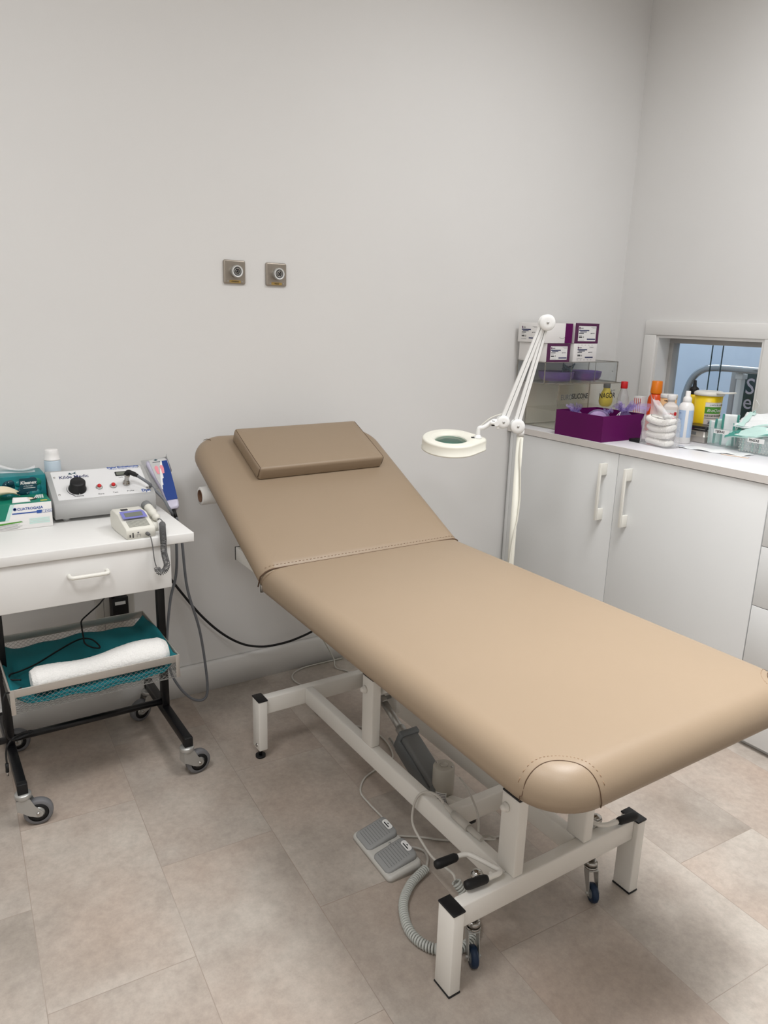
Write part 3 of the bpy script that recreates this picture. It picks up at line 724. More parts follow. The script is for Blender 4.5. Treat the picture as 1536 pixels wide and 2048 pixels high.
# glove box
GX0, GX1, GY0, GY1, GH = .10, .346, 2.342, 2.452, .078
gb = thing('glove_box', 'white and green box of latex gloves at front of trolley', 'glove box', ((GX0 + GX1) / 2, (GY0 + GY1) / 2, TT))
p = P('carton_white').box((GX0, GY0, TT + .0005), (GX1, GY1, TT + GH - .001), .001)
p.use('green_box').box((GX0, GY0 + .0002, TT + GH - .0012), (GX1, GY1, TT + GH), .0004)
FM = frame((GX0, GY0 - .0003, TT), (1, 0, 0), (0, 0, 1))        # front face, x right, y up
p.use('green_box').prism([(0, .03), (.118, .030), (.124, .042), (.135, .0775), (0, .0775)], 0, .0003, FM)
p.use('mint').prism([(.118, .03), (.128, .03), (.146, .0775), (.135, .0775)], 0, .0004, FM)
p.use('green').prism([(.09, .017), (.165, .022), (.16, .025), (.09, .022)], 0, .0004, FM)
on(p, FM, 'CUATROGASA', .0105, (.152, .058, .0003), 'ink_blue', bold=.0002)
p.use('ink_blue').lathe([(.003, 0), (.0048, 0), (.0048, .0004), (.003, .0004), (.003, 0)], n=16, Mx=FM @ Matrix.Translation((.146, .062, 0)))
p.prism([(.138, .047), (.206, .047), (.206, .0505), (.138, .0505)], 0, .0004, FM); p.prism([(.204, .044), (.217, .044), (.219, .0535), (.204, .0535)], 0, .0005, FM)
for k in range(3): p.use('ink_blue').prism([(.219 + .009 * k, .0445), (.227 + .009 * k, .0445), (.229 + .009 * k, .0535), (.221 + .009 * k, .0535)], 0, .0004, FM).use('carton_white').prism([(.2198 + .009 * k, .0453), (.2263 + .009 * k, .0453), (.228 + .009 * k, .0527), (.2216 + .009 * k, .0527)], 0, .0006, FM).use('ink_blue').prism([(.2222 + .009 * k, .047), (.2258 + .009 * k, .049), (.2235 + .009 * k, .0508)], 0, .0008, FM)
for r in range(4): p.use('mint').prism([(.182, .014 + .0045 * r), (.238, .014 + .0045 * r), (.238, .0168 + .0045 * r), (.182, .0168 + .0045 * r)], 0, .0003, FM)
for r in range(5): p.use('ink_grey').prism([(.095, .004 + .0033 * r), (.150 + .006 * (r % 3), .004 + .0033 * r), (.150 + .006 * (r % 3), .0045 + .0033 * r), (.095, .0045 + .0033 * r)], 0, .0003, FM)
p.use('ink').prism(rrect(.155, .215, .03, .075, .02, 0, 6), 0, .0005, frame((GX0, GY0, TT + GH), (1, 0, 0), (0, 1, 0)))
p.use('carton_white')
for k in range(5): p.prism([(.205 + .006 * k, .05), (.209 + .006 * k, .05), (.222 + .004 * k, .095), (.219 + .004 * k, .095)], 0, .0006, frame((GX0, GY0, TT + GH), (1, 0, 0), (0, 1, 0)))
p.use('yellow_soft').prism(rrect(.218, .238, .012, .022, .005, 0, 4), 0, .0006, frame((GX0, GY0, TT + GH), (1, 0, 0), (0, 1, 0)))
p.build('box', gb)
p = P('carton_white'); p.grid(lambda u, v: (GX0 + .142 + .05 * u + .012 * v * (.5 - u), GY0 + .012 + .026 * v - .006 * v * v, TT + GH + .0008 + .012 * math.sin(PI * v * .5) * (1 - .2 * u)), 6, 6, True, .0006); p.build('flap', gb)
p = P('latex'); loops = []
for k in range(15):
    t = k / 14; x = GX0 + .03 + .135 * t; w = .012 + .018 * math.sin(PI * (.15 + .8 * t)); z = TT + GH + .004 + .03 * math.sin(PI * (.18 + .62 * t)) ** 2 + .004 * math.sin(9 * t)
    h = .0055 + .0065 * math.sin(PI * t)
    loops.append([(x + .006 * math.sin(a * 2), GY0 + .055 + w * math.cos(a) + .012 * t, z + h * math.sin(a) * (1 + .15 * math.sin(5 * a))) for a in [2 * PI * q / 18 for q in range(18)]])
p.loft(loops); p.build('glove', gb, label='cream latex glove pulled out of the box')
p = P('latex').blob((GX0 + .185, GY0 + .053, TT + GH - .002), .022, .014, .007, .3, 4); p.build('glove', gb)
# tissue box
SX0, SX1, SY0, SY1, SH = .09, .352, 2.454, 2.5655, .137
tb = thing('tissue_box', 'teal tissue box behind the glove box on the trolley', 'tissue box', (.22, 2.5, TT))
p = P('teal_box').box((SX0, SY0, TT + .0005), (SX1, SY1, TT + SH), .0015)
FM = frame((SX0, SY0 - .0003, TT), (1, 0, 0), (0, 0, 1)); rnd = random.Random(5)
for k in range(26):
    cx, cy, r = rnd.uniform(.02, .24), rnd.uniform(.066, .122), rnd.uniform(.010, .02)
    cx = min(max(cx, r + .004), .258 - r); cy = min(max(cy, .05 + r), .134 - r)
    p.use('teal_dark' if k % 3 == 0 else 'green_box' if k % 3 == 1 else 'teal_box').lathe([(.0001, 0), (r, 0), (r, .0001 + .00002 * k), (.0001, .0001 + .00002 * k)], n=22, Mx=FM @ Matrix.Translation((cx, cy, 0)))
    p.use('mint').lathe([(.0001, 0), (.0012, 0), (.0012, .0009), (.0001, .0009)], n=8, Mx=FM @ Matrix.Translation((cx - r * .4, cy + r * .4, 0)))
p.use('teal_dark').prism(rrect(.187, .236, .088, .129, .004, 0, 3), 0, .0010, FM)
on(p, FM, 'Kleenex', .0135, (.1895, .111, .0012), 'label_white', bold=.0004, shear=.15); on(p, FM, 'ULTRA SOFT', .0048, (.198, .103, .0012), 'label_white'); p.use('label_white').prism([(.197, .098), (.231, .098), (.231, .0994), (.197, .0994)], 0, .0012, FM)
p.build('box', tb)
p = P('bag_film'); p.grid(lambda u, v: (SX0 + .07 + .17 * u, SY0 + .055 + .012 * math.sin(5 * u) + .006 * math.sin(7 * v) * u, TT + SH + .0008 + .046 * v * (.62 + .38 * math.sin(1.2 + 4.6 * u))), 20, 6); p.build('film', tb)
p = P('paper'); p.grid(lambda u, v: (SX0 + .012 + .085 * u, SY0 + .045 + .012 * math.sin(4 * u) * v + .02 * (v - .5), TT + SH + .0012 + .022 * math.sin(PI * u) * (1 - .5 * v) * (.4 + .6 * math.sin(PI * v))), 12, 8, True, .0006); p.build('tissue', tb)
# small pale blue bottle behind
bt = P('bottle_blue').lathe([(.0001, 0), (.023, 0), (.0245, .003), (.0245, .16), (.0235, .164)], (.3885, 2.541, TT + .0005), 32)
bt = bt.build('pill_bottle', None, (.3885, 2.541, TT), label='pale blue bottle with white cap standing behind the tissue box', category='bottle')
P('bottle_white').lathe([(.0245, .164), (.0252, .166), (.0225, .168), (.0215, .186), (.0195, .196), (.0185, .1975), (.0001, .198)], (.3885, 2.541, TT + .0005), 32).build('cap', bt, label='white flip cap')
P('teal_cloth').grid(lambda u, v: (.3885 + .0247 * math.cos(3.4 + .9 * u), 2.541 + .0247 * math.sin(3.4 + .9 * u), TT + .112 + .015 * v), 8, 1).build('label', bt)
# sensitivity testing unit with sloping control panel
UX0, UX1, UY0, UY1 = .357, .662, 2.362, 2.506
un = thing('testing_unit', 'grey medical testing unit with white sloping control panel on trolley', 'medical device', ((UX0 + UX1) / 2, 2.43, TT))
zf, zb = TT + .058, TT + .132
prof = [(UY0, TT + .012), (UY1, TT + .012), (UY1, zb), (UY1 - .008, zb + .003), (UY0 + .004, zf + .003), (UY0, zf)]
p = P('device_grey'); p.loft([[(x, y, z) for y, z in prof] for x in (UX0, UX1)]); p.build('casing', un)
for x in (UX0 + .035, UX1 - .06):
    for y in (UY0 + .03, UY1 - .03): P('device_white').cyl((x, y, TT), (x, y, TT + .0125), .011).build('foot', un)
sl = V(0, UY1 - UY0 - .012, zb - zf).normalized(); TP = frame((UX0, UY0 + .004, zf + .003), (1, 0, 0), sl); SLN = math.hypot(UY1 - UY0 - .012, zb - zf)
nz = TP.to_3x3() @ V(0, 0, 1)
pn = P('device_white').prism(rrect(.015, UX1 - UX0 - .012, .011, SLN - .006, .001, 0, 1), 0, .0012, TP)
TX = TP @ Matrix.Translation((0, 0, .0013)); pw = UX1 - UX0
on(pn, TX, 'Kilde Medic', .0185, (.035, 0.1099, 0), 'navy', bold=.0003, wide=1.0)
pn.use('teal_dark').prism([(.065, .129), (.07, .137), (.075, .130), (.083, .135), (.09, .139), (.086, .132), (.09, .126), (.08, .131), (.074, .127)], 0, .0003, TX)
on(pn, TX, 'Digital Biothesiometer', .0112, (pw - .118, 0.1417, 0), 'ink_blue', bold=.0004); on(pn, TX, 'Vibration Perception Threshold', .0072, (pw - .114, 0.1349, 0), 'ink_blue')
on(pn, TX, 'Volume', .009, (.062, 0.0212, 0), 'ink', bold=.0002); on(pn, TX, 'Zero', .009, (.133, 0.0212, 0), 'ink'); on(pn, TX, 'Test', .009, (.178, 0.022, 0), 'ink'); on(pn, TX, 'Probe', .009, (.222, 0.0228, 0), 'ink'); on(pn, TX, 'Volts', .007, (.212, 0.0924, 0), 'ink')
on(pn, TX, 'Dyn', .0165, (pw - .038, 0.0166, 0), 'ink_blue', bold=.0006)
pn.use('ink'); pn.tube([TX @ V(.078 + .031 * math.cos(a), .056 + .031 * math.sin(a), .0002) for a in [PI * (.85 + .5 * k / 14) for k in range(15)]], [.0002 + .0014 * k / 14 for k in range(15)], 5)
pn = pn.build('control_panel', un, label='white printed control panel')
for x, y in ((.022, .118), (.022, .036), (pw - .018, .138), (pw - .018, .034)): P('chrome').lathe([(.0034, 0), (.003, .0012), (.0001, .0016)], n=12, Mx=TX @ Matrix.Translation((x, y, 0))).build('screw', pn)
P('black_plastic').lathe([(.0265, 0), (.0265, .004), (.0235, .0055), (.0225, .03), (.0205, .032), (.0001, .0315)], n=36, Mx=TX @ Matrix.Translation((.078, .056, 0))).use('label_white').lathe([(.0001, .0001), (.0016, .0001), (.0016, .0026), (.0001, .0026)], n=8, Mx=TX @ Matrix.Translation((.079, .0298, .001))).build('knob', un, label='black ribbed volume knob')
for x in (.143, .186):
    b_ = P('zinc').lathe([(.0105, 0), (.0105, .003), (.0085, .0045), (.0001, .0045)], n=20, Mx=TX @ Matrix.Translation((x, .055, 0))).build('push_button', un)
    P('red').lathe([(.006, .0045), (.0062, .009), (.0045, .0115), (.0001, .012)], n=18, Mx=TX @ Matrix.Translation((x, .055, 0))).build('button_cap', b_, label='red button cap')
P('black_plastic').prism(rrect(.205, .243, .101, .121, .001, 0, 1), 0, .0018, TX).use('lcd').prism([(.2085, .104), (.2395, .104), (.2395, .118), (.2085, .118)], .0018, .0021, TX).build('display', un)
cn = P('chrome').lathe([(.0115, 0), (.0115, .007), (.009, .0085), (.009, .011), (.0075, .0115), (.0075, .03), (.0085, .0315), (.0085, .04), (.0001, .0405)], n=24, Mx=TX @ Matrix.Translation((.228, .060, 0))).build('connector', un)
# bracket fixed to the right of the unit
A0, A1 = V(.718, 2.532, TT + .136), V(.724, 2.383, TT - .004); pa = (A1 - A0).normalized()
side = V(-.10, -.62, .76); side = (side - pa * side.dot(pa)).normalized(); wd = side.cross(pa).normalized()
if wd.x < 0: wd = -wd
LN = (A1 - A0).length
hp = P('device_grey'); hp.loft([[(x, y, z) for y, z in ((UY0 + .012, TT + .012), (UY1, TT + .012), (UY1, TT + .131), (UY0 + .012, TT + .064))] for x in (UX1 + .0004, UX1 + .0025)])
def on_back(t_, w): return A0 + pa * (LN * t_) + wd * w - side * .0135
hp.loft([[on_back(-.10, -.047), on_back(-.10, .040), on_back(-.10, .040) - side * .0018, on_back(-.10, -.047) - side * .0018], [on_back(.50, -.047), on_back(.50, .034), on_back(.50, .034) - side * .0018, on_back(.50, -.047) - side * .0018]])
hp.loft([[on_back(-.10, .0385), on_back(-.10, .040), on_back(-.10, .040) + side * .018, on_back(-.10, .0385) + side * .018], [on_back(.22, .0385), on_back(.22, .040), on_back(.22, .040) + side * .015, on_back(.22, .0385) + side * .015]])
hp.build('probe_holder', un)
# hand-held vibration probe resting in the bracket, with its grey cable
pv = thing('vibration_probe', 'lavender and blue hand probe leaning at the right end of trolley', 'medical probe', tuple((A0 + A1) / 2))
out = [(0, -.036, .034), (.06, -.038, .036), (.25, -.033, .0345), (.45, -.024, .031), (.6, -.019, .0275), (.72, -.0175, .0255), (.88, -.0185, .0245), (.96, -.015, .021), (1, -.008, .013)]
p = P('probe_lavender'); loops = []
for t_, w0, w1 in out:
    th = .012 * (1 if .0 < t_ < .97 else .7); cw_, hw_ = (w0 + w1) / 2, (w1 - w0) / 2
    loops.append([A0 + pa * (LN * t_) + wd * (cw_ + hw_ * math.copysign(abs(math.cos(a)) ** .45, math.cos(a))) + side * (th * math.copysign(abs(math.sin(a)) ** .6, math.sin(a))) for a in [2 * PI * q / 32 for q in range(32)]])
p.loft(loops); p.build('body', pv)
LBL = frame(A0 + side * .0122, wd, -pa)                    # label plane: x across, y up towards the top end
p = P('device_grey').prism([(-.028, -.002), (.028, -.002), (.026, -.40 * LN), (.0235, -.60 * LN), (.0215, -.83 * LN), (-.0125, -.83 * LN), (-.0135, -.62 * LN), (-.022, -.40 * LN)], 0, .0006, LBL)
p.use('royal_blue').prism([(.012, -.06 * LN), (.031, -.06 * LN), (.031, -.3 * LN), (.0265, -.62 * LN), (.0225, -.84 * LN), (-.0140, -.84 * LN), (-.0150, -.64 * LN), (-.009, -.52 * LN), (-.002, -.40 * LN), (.006, -.26 * LN)], .0006, .0012, LBL)
p.use('label_white').prism([(.010, -.05 * LN), (.013, -.06 * LN), (.008, -.26 * LN), (.003, -.27 * LN), (.001, -.40 * LN), (-.005, -.41 * LN), (-.007, -.53 * LN), (-.013, -.54 * LN), (-.0135, -.62 * LN), (-.017, -.60 * LN), (-.008, -.36 * LN), (.002, -.15 * LN)], .0006, .0014, LBL)
for fx, sg in ((-.011, -1), (.006, 1)):
    p.use('pink').prism([(fx + sg * a, -.22 * LN + b) for a, b in ((-.005, -.018), (.003, -.018), (.006, .0), (.006, .012), (-.001, .018), (-.006, .010), (-.004, -.004))], .0014, .0018, LBL)
p.use('teal_dark').prism([(-.012, -.005), (-.006, -.001), (.002, -.004), (-.004, -.008)], .0006, .0011, LBL); p.use('ink_grey').prism([(-.018, -.012), (.008, -.012), (.008, -.0145), (-.018, -.0145)], .0006, .0011, LBL); p.build('face_label', pv, label='grey and dark blue printed label with two pink feet')
P('soft_black').tube([A1 - pa * .004, A1 + pa * .014, A1 + pa * .026 + V(.002, 0, -.004)], [.0075, .0065, .005], 12).build('strain_relief', pv)
e0 = A1 + pa * .024 + V(.002, 0, -.004)
P('cable_grey').tube(catmull([e0, e0 + V(.012, .0, -.05), (.752, 2.392, .68), (.765, 2.397, .52), (.803, 2.40, .36), (.822, 2.40, .20), (.824, 2.40, .105), (.803, 2.405, .078), (.765, 2.41, .095), (.725, 2.42, .15), (.70, 2.43, .22), (.696, 2.435, .32), (.716, 2.44, .47), (.74, 2.44, .56), (.745, 2.435, .66), (.741, 2.43, .74), (.730, 2.435, TT + .0)], 7), .0048, 8).build('cable', pv, label='long grey cable looping down to the floor')
cpt = TX @ V(.228, .060, .040)
P('cable_grey').tube(catmull([cpt, cpt + V(.008, -.004, .006), cpt + V(.022, -.014, .0), cpt + V(.06, -.035, -.03), (.66, 2.40, TT + .078), (.688, 2.37, TT + .042), (.700, 2.355, TT + .012), (.712, 2.36, TT - .01), (.722, 2.40, TT - .04)], 7), .0048, 8).build('unit_cable', un)
p = P('soft_black').tube(catmull([cpt + V(-.004, .001, -.003), cpt + V(.003, 0, .006), cpt + V(.012, -.007, .0045), cpt + V(.028, -.017, -.004)], 6), [.0085] * 10 + [.0075] * 6 + [.006] * 3, 12); p.build('plug_boot', un)
# doppler unit
dp = thing('doppler_unit', 'small white doppler unit with violet display at trolley front edge', 'medical device', (.54, 2.17, TT))
DM = Matrix.Translation((.541, 2.0955, TT + .0005)) @ Matrix.Rotation(math.radians(3), 4, 'Z')
p = P('doppler_white'); loops = []
side_prof = [(0, 0), (0, .025), (.004, .030), (.052, .0455), (.075, .057), (.135, .060), (.150, .052), (.155, .03), (.150, .006), (.12, 0)]
for x, q in ((-.0425, .93), (-.039, 1), (.039, 1), (.0425, .93)):
    loops.append([(x, .0775 + (a - .0775) * (q if q == 1 else .97), .028 + (b - .028) * q) for a, b in side_prof])
p.loft([[DM @ V(*a) for a in l] for l in loops]); p.build('casing', dp)
sl2 = V(0, .048, .0155).normalized(); DF = DM @ frame((0, .004, .0306), (1, 0, 0), (0, .048, .0155)); DF2 = DM @ frame((0, .052, .0459), (1, 0, 0), (0, .023, .0115))
DF3 = DM @ frame((0, .075, .0573), (1, 0, 0), (0, .06, .003)); DFF = DM @ frame((0, -.0003, 0), (1, 0, 0), (0, 0, 1))
p = P('violet').prism([(-.036, .048), (.034, .048), (.033, .079), (.026, .087), (-.036, .087)], .0012, .0022, DM @ frame((0, -.002, .0325), (1, 0, 0), (0, .075, .027)))
p.use('lcd').prism([(-.027, .056), (.024, .056), (.025, .077), (-.027, .077)], .0022, .0026, DM @ frame((0, -.002, .0325), (1, 0, 0), (0, .075, .027))); p.build('display', dp, label='violet display surround with grey screen')
p = P('lcd')
for k in range(9): p.box((-.03, -.0005, 0), (.03, .0005, .0004), Mx=DF @ Matrix.Translation((0, .008 + .004 * k, .0002)))
p.build('speaker_grille', dp)
P('ink').prism(rrect(-.022, -.002, .032, .045, .002, 0, 2), .0006, .0012, DF3).build('battery_window', dp)
p = P('ink'); p.prism([(-.034, .006), (-.031, .006), (-.031, .014), (-.034, .014)], 0, .0006, DFF); p.prism([(-.0255, .004), (-.0225, .004), (-.0225, .019), (-.0255, .019)], 0, .0006, DFF)
p.use('ink_grey').tube([DFF @ V(-.013, .012, .0003), DFF @ V(-.013, .005, .0003)], .0004, 4).tube([DFF @ V(-.013, .012, .0003), DFF @ V(-.003, .012, .0003)], .0004, 4).tube([DFF @ V(-.003, .012, .0003), DFF @ V(-.003, .005, .0003)], .0004, 4).lathe([(.0018, 0), (.0024, 0), (.0024, .0005), (.0018, .0005)], n=14, Mx=DFF @ Matrix.Translation((-.009, .018, 0))); p.build('port', dp)
p = P('doppler_white'); p.loft([[DM @ V(x, y, z) for y, z in ((.05, 0), (.10, 0), (.105, .03), (.055, .024))] for x in (.043, .068)]); p.loft([[DM @ V(x, y, z) for y, z in ((.118, 0), (.15, 0), (.15, .044), (.122, .036))] for x in (.043, .068)]); p.build('probe_cradle', dp)
P('cable_dark').tube(catmull([DFF @ V(.016, .012, -.0), DFF @ V(.017, .0115, .008), DFF @ V(.0185, .010, .012)], 5), [.0052] * 6 + [.0045] * 5, 12).build('plug', dp)
# doppler hand piece, in the cradle, and its coiled lead hanging over the edge
dq = thing('doppler_probe', 'cream doppler pencil probe with grey coiled lead in its cradle', 'medical probe', (.6, 2.2, TT + .04))
q0, q1 = DM @ V(.062, .146, .062), DM @ V(.068, .062, .036); qd = (q1 - q0).normalized(); qm = frame(q0, qd.orthogonal(), qd.cross(qd.orthogonal()))
P('doppler_white').lathe([(.0125, .02), (.0132, .028), (.0125, .05), (.0135, .053), (.0135, .058), (.0115, .06), (.0105, .078), (.0125, .081), (.0095, .09), (.0045, .095)], n=24, Mx=qm).build('body', dq)
P('dark_grey').lathe([(.0001, -.002), (.011, -.001), (.0145, .004), (.015, .018), (.0125, .0215)], n=24, Mx=qm).build('tip', dq, label='dark grey rubber tip')
s0 = q0 + qd * .095
lead = catmull([s0, s0 + V(.006, -.006, .001), s0 + V(.012, -.013, -.008)], 6)
hp_ = catmull([s0 + V(.008, -.018, -.012), (.603, 2.098, .830), (.594, 2.064, .806), (.593, 2.060, .775), (.597, 2.058, .750), (.599, 2.057, .738), (.594, 2.056, .724), (.583, 2.056, .717), (.573, 2.056, .722), (.570, 2.057, .732)], 10)
hp_[0:1] = [s0 + V(.006, -.014, -.012)]
p = P('cable_dark').tube(lead, .0017, 6); p.tube(helix(hp_, .0084, .0039, 12), .0013, 5)
p.tube(catmull([(.5695, 2.062, .734), (.566, 2.066, .755), (.565, 2.072, .79), (.563, 2.079, TT + .002), DFF @ V(.0185, .010, .012)], 6), .0015, 6); p.build('coiled_lead', dq)

# ------------------------------------------------------------------ wall socket, adapter and leads
so = P('socket_white').box((.50, YW - .012, .33), (.635, YW - .0006, .485), .006).build('wall_socket', None, (.57, YW, .41), label='white double wall socket behind the trolley basket', category='socket')
P('cabinet_gap').box((.5265, YW - .0125, .335), (.5275, YW - .0118, .48)).build('module_gap', so)
ad_ = P('black_plastic').box((.546, YW - .058, .375), (.603, YW - .0125, .468), .004).build('power_adapter', None, (.575, YW - .03, .42), label='black power adapter plugged into the wall socket', category='adapter')
P('ink_grey').use('label_white').box((.556, YW - .0586, .441), (.592, YW - .0579, .453)).build('label', ad_)
lead_pts = [(.548, YW - .05, .474), (.524, YW - .07, .484), (.49, 2.50, .478), (.45, 2.47, .464), (.425, 2.46, .448), (.42, 2.44, .435), (.416, 2.40, .414), (.414, 2.37, .404), (.428, 2.335, .402), (.447, 2.32, .401), (.450, 2.345, .402), (.436, 2.395, .405), (.40, 2.405, .406), (.33, 2.36, .402), (.26, 2.30, .400), (.205, 2.265, .402), (.182, 2.25, .406), (.176, 2.225, .402), (.205, 2.215, .398)]
p = P('soft_black').tube(catmull(lead_pts, 7), .0026, 7); p.tube([(.556, YW - .045, .472), (.536, YW - .055, .482), (.52, YW - .065, .486)], [.007, .009, .007], 10)
p.build('power_lead', None, (.4, 2.4, .38), label='thin black lead from the adapter lying across the teal drape', category='cable')
p = P('soft_black').tube(catmull([(.198, 2.16, .40), (.18, 2.13, .408), (.166, 2.105, .42), (.150, 2.085, .427), (.142, 2.078, .40), (.141, 2.085, .33), (.155, 2.12, .268), (.205, 2.14, .262), (.215, 2.16, .258), (.19, 2.165, .256), (.16, 2.15, .252), (.142, 2.14, .23), (.139, 2.13, .19)], 7), .0026, 7)
p.tube([(.139, 2.13, .192), (.138, 2.13, .165)], .0048, 10).use('chrome').tube([(.138, 2.13, .165), (.1378, 2.13, .153)], .0028, 10)
p.build('charging_lead', None, (.16, 2.12, .3), label='black lead with metal jack hanging off the left basket end', category='cable')
p = P('soft_black').tube(catmull([(.70, YW - .018, .60), (.735, YW - .02, .545), (.79, YW - .03, .455), (.87, YW - .04, .335), (.95, YW - .045, .245), (1.03, YW - .05, .185), (1.11, YW - .05, .155), (1.19, YW - .05, .148), (1.27, YW - .05, .155), (1.36, YW - .05, .18), (1.44, YW - .05, .24), (1.52, YW - .05, .33)], 7), .0047, 8)
p.build('mains_cable', None, (1.1, YW - .04, .15), label='thick black cable drooping along the back wall to the couch', category='cable')
p = P('cord_white').tube(catmull([(1.40, YW - .03, .12), (1.44, 2.56, .03), (1.43, 2.52, .004), (1.455, 2.47, .004), (1.47, 2.40, .004)], 6), .0028, 7)
p.tube(catmull([(1.50, 2.585, .004), (1.38, 2.59, .004), (1.30, 2.585, .004), (1.245, 2.555, .004), (1.225, 2.50, .004), (1.245, 2.42, .004), (1.27, 2.35, .004), (1.235, 2.30, .004), (1.195, 2.26, .004), (1.185, 2.22, .004), (1.205, 2.16, .004), (1.25, 2.10, .004), (1.30, 2.02, .004), (1.305, 1.93, .004), (1.27, 1.84, .004), (1.2, 1.815, .004), (1.13, 1.79, .004), (1.08, 1.735, .004), (1.072, 1.67, .004), (1.072, 1.60, .004), (1.06, 1.569, .010)], 7), .0031, 7)
p.tube(catmull([(1.062, 1.50, .008), (1.09, 1.485, .004), (1.12, 1.465, .0035), (1.17, 1.42, .0035), (1.24, 1.375, .0035), (1.32, 1.35, .0035)], 6), .0031, 7)
p.build('floor_cable', None, (1.2, 1.9, 0), label='thin white cable winding over the floor under the couch', category='cable')

# ------------------------------------------------------------------ two gas outlets on the wall
def outlet(x, z, label, word):
    o = thing('gas_outlet', label, 'wall outlet', (x, YW, z), 'medical gas outlets on the back wall')
    W = frame((x, YW - .0006, z), (1, 0, 0), (0, 0, 1))
    p = P('plate_nickel'); s_ = .0405
    p.loft([[(a, b, h) for a, b in rrect(-s_, s_, -s_, s_, .006, i_, 4)] for i_, h in ((0, 0), (0, .005), (.0015, .0075), (.004, .009))], True, W); p.build('plate', o)
    c = P('zinc').lathe([(.021, .009), (.021, .021), (.0215, .022), (.0215, .026), (.019, .028)], n=36, Mx=W @ Matrix.Translation((.003, .002, 0)), cap=False)
    c.use('lamp_bright').lathe([(.019, .028), (.016, .028), (.016, .024)], n=36, Mx=W @ Matrix.Translation((.003, .002, 0)), cap=False); c.use('dark_grey').lathe([(.016, .024), (.011, .022)], n=32, Mx=W @ Matrix.Translation((.003, .002, 0)), cap=False)
    c.use('chrome').lathe([(.011, .022), (.0105, .026), (.0085, .026), (.0085, .023)], n=28, Mx=W @ Matrix.Translation((.003, .002, 0)), cap=False).use('ink').lathe([(.0085, .023), (.005, .0225)], n=24, Mx=W @ Matrix.Translation((.003, .002, 0)), cap=False).use('chrome').lathe([(.0055, .022), (.0052, .026), (.004, .026)], n=20, Mx=W @ Matrix.Translation((.003, .002, 0)), cap=False).use('ink').lathe([(.004, .0255), (.0001, .0255)], n=20, Mx=W @ Matrix.Translation((.003, .002, 0)), cap=False)
    c.build('coupling', o)
    t = P('brass').prism(rrect(-.021, .021, -.0365, -.0275, .0008, 0, 1), .009, .0096, W); t.use('ink').text(word, .006, W @ Matrix.Translation((0, -.0342, .0097)), align='CENTER', bold=.0002); t.build('label_plate', o)
    for sx in (-.0265, .0265): P('zinc').lathe([(.0022, .009), (.002, .0102), (.0001, .0104)], n=10, Mx=W @ Matrix.Translation((sx, -.032, 0))).build('screw', o)
outlet(1.048, 1.591, 'square metal gas outlet on the wall, the left one of the pair', 'OXIGENO')
outlet(1.209, 1.591, 'square metal gas outlet on the wall, the right one of the pair', 'VACIO')

# ------------------------------------------------------------------ magnifier lamp
lamp = thing('magnifier_lamp', 'white magnifier floor lamp on a jointed arm beside the cabinets', 'magnifying lamp', (1.911, 2.014, 0))
LA = V(-.8646, .5026, 0); LNn = V(-.5026, -.8646, 0)           # arm plane direction and its normal, facing the couch
J1, J2, J3 = V(1.898, 2.021, 1.079), V(1.966, 1.982, 1.45), V(1.851, 2.049, 1.094)
bs = P('white_metal').lathe([(.03, .06), (.045, .07), (.045, .095), (.02, .11), (.02, .13)], (1.911, 2.014, 0), 24)
bs = bs.build('base_hub', lamp)
for k in range(5):
    a = 2 * PI * k / 5 + .3; e = V(1.911 + .235 * math.cos(a), 2.014 + .235 * math.sin(a), .062)
    P('white_metal').beam((1.911 + .03 * math.cos(a), 2.014 + .03 * math.sin(a), .08), e, .03, .022, .005).build('base_leg', bs)
    w_ = P('black_plastic').lathe([(.0001, -.012), (.022, -.012), (.024, -.009), (.024, .009), (.022, .012), (.0001, .012)], n=20, Mx=frame((e.x, e.y, .0245), (math.cos(a), math.sin(a), 0), (0, 0, 1))); w_.cyl((e.x, e.y, .045), (e.x, e.y, .06), .006); w_.build('castor', bs)
P('lamp_white').cyl((1.911, 2.014, .12), (1.911, 2.014, 1.045), .0125).build('pole', lamp)
P('lamp_bright').cyl((1.911, 2.014, 1.042), (1.911, 2.014, 1.066), .0140).cyl((1.911, 2.014, 1.06), J1, .010).build('pole_socket', lamp)
P('lamp_white').tube(catmull([(1.899, 2.002, .40), (1.896, 2.004, .55), (1.901, 2.000, .66), (1.912, 1.9975, .72), (1.918, 1.998, .80), (1.912, 1.9975, .88), (1.903, 2.000, .97), (1.906, 2.004, 1.04)], 6), .0032, 7).build('cable', lamp)
def arm_pair(a, b, offn, key, w0, w1):
    """two parallel strips, narrower at the elbow, with the dark slot and spring between them"""
    d = (b - a).normalized(); s_ = d.cross(LNn).normalized(); p = P('lamp_bright')
    for sg in (-1, 1):
        rs = []
        for c_, w in ((a, w0), (b, w1)):
            m_ = c_ + s_ * sg * (w * .5 + .0011) + LNn * offn; rs.append([m_ + s_ * (w / 2) * i_ + LNn * .006 * k_ for i_, k_ in ((-1, -1), (1, -1), (1, 1), (-1, 1))])
        p._faces(rs, smooth=False)
    p.build(key, lamp)
    P('dark_grey').beam(a + LNn * (offn - .001), b + LNn * (offn - .001), .0026, .0085, 0, up=LNn).build('arm_slot', lamp)
    P('zinc').tube(helix([a + d * .12 + LNn * offn, b - d * .12 + LNn * offn], .0016, .006, 8), .0005, 4).build('spring', lamp)
ua, ub, la_, lb = J2 + LA * .0185 + V(0, 0, -.012), J3 - LA * .006 + V(0, 0, .012), J2 + LA * .001 + V(0, 0, -.012), J1 + V(0, 0, .014)
arm_pair(la_, lb, -.003, 'lower_arm', .0075, .0125); arm_pair(ua, ub, .003, 'upper_arm', .0085, .0135)
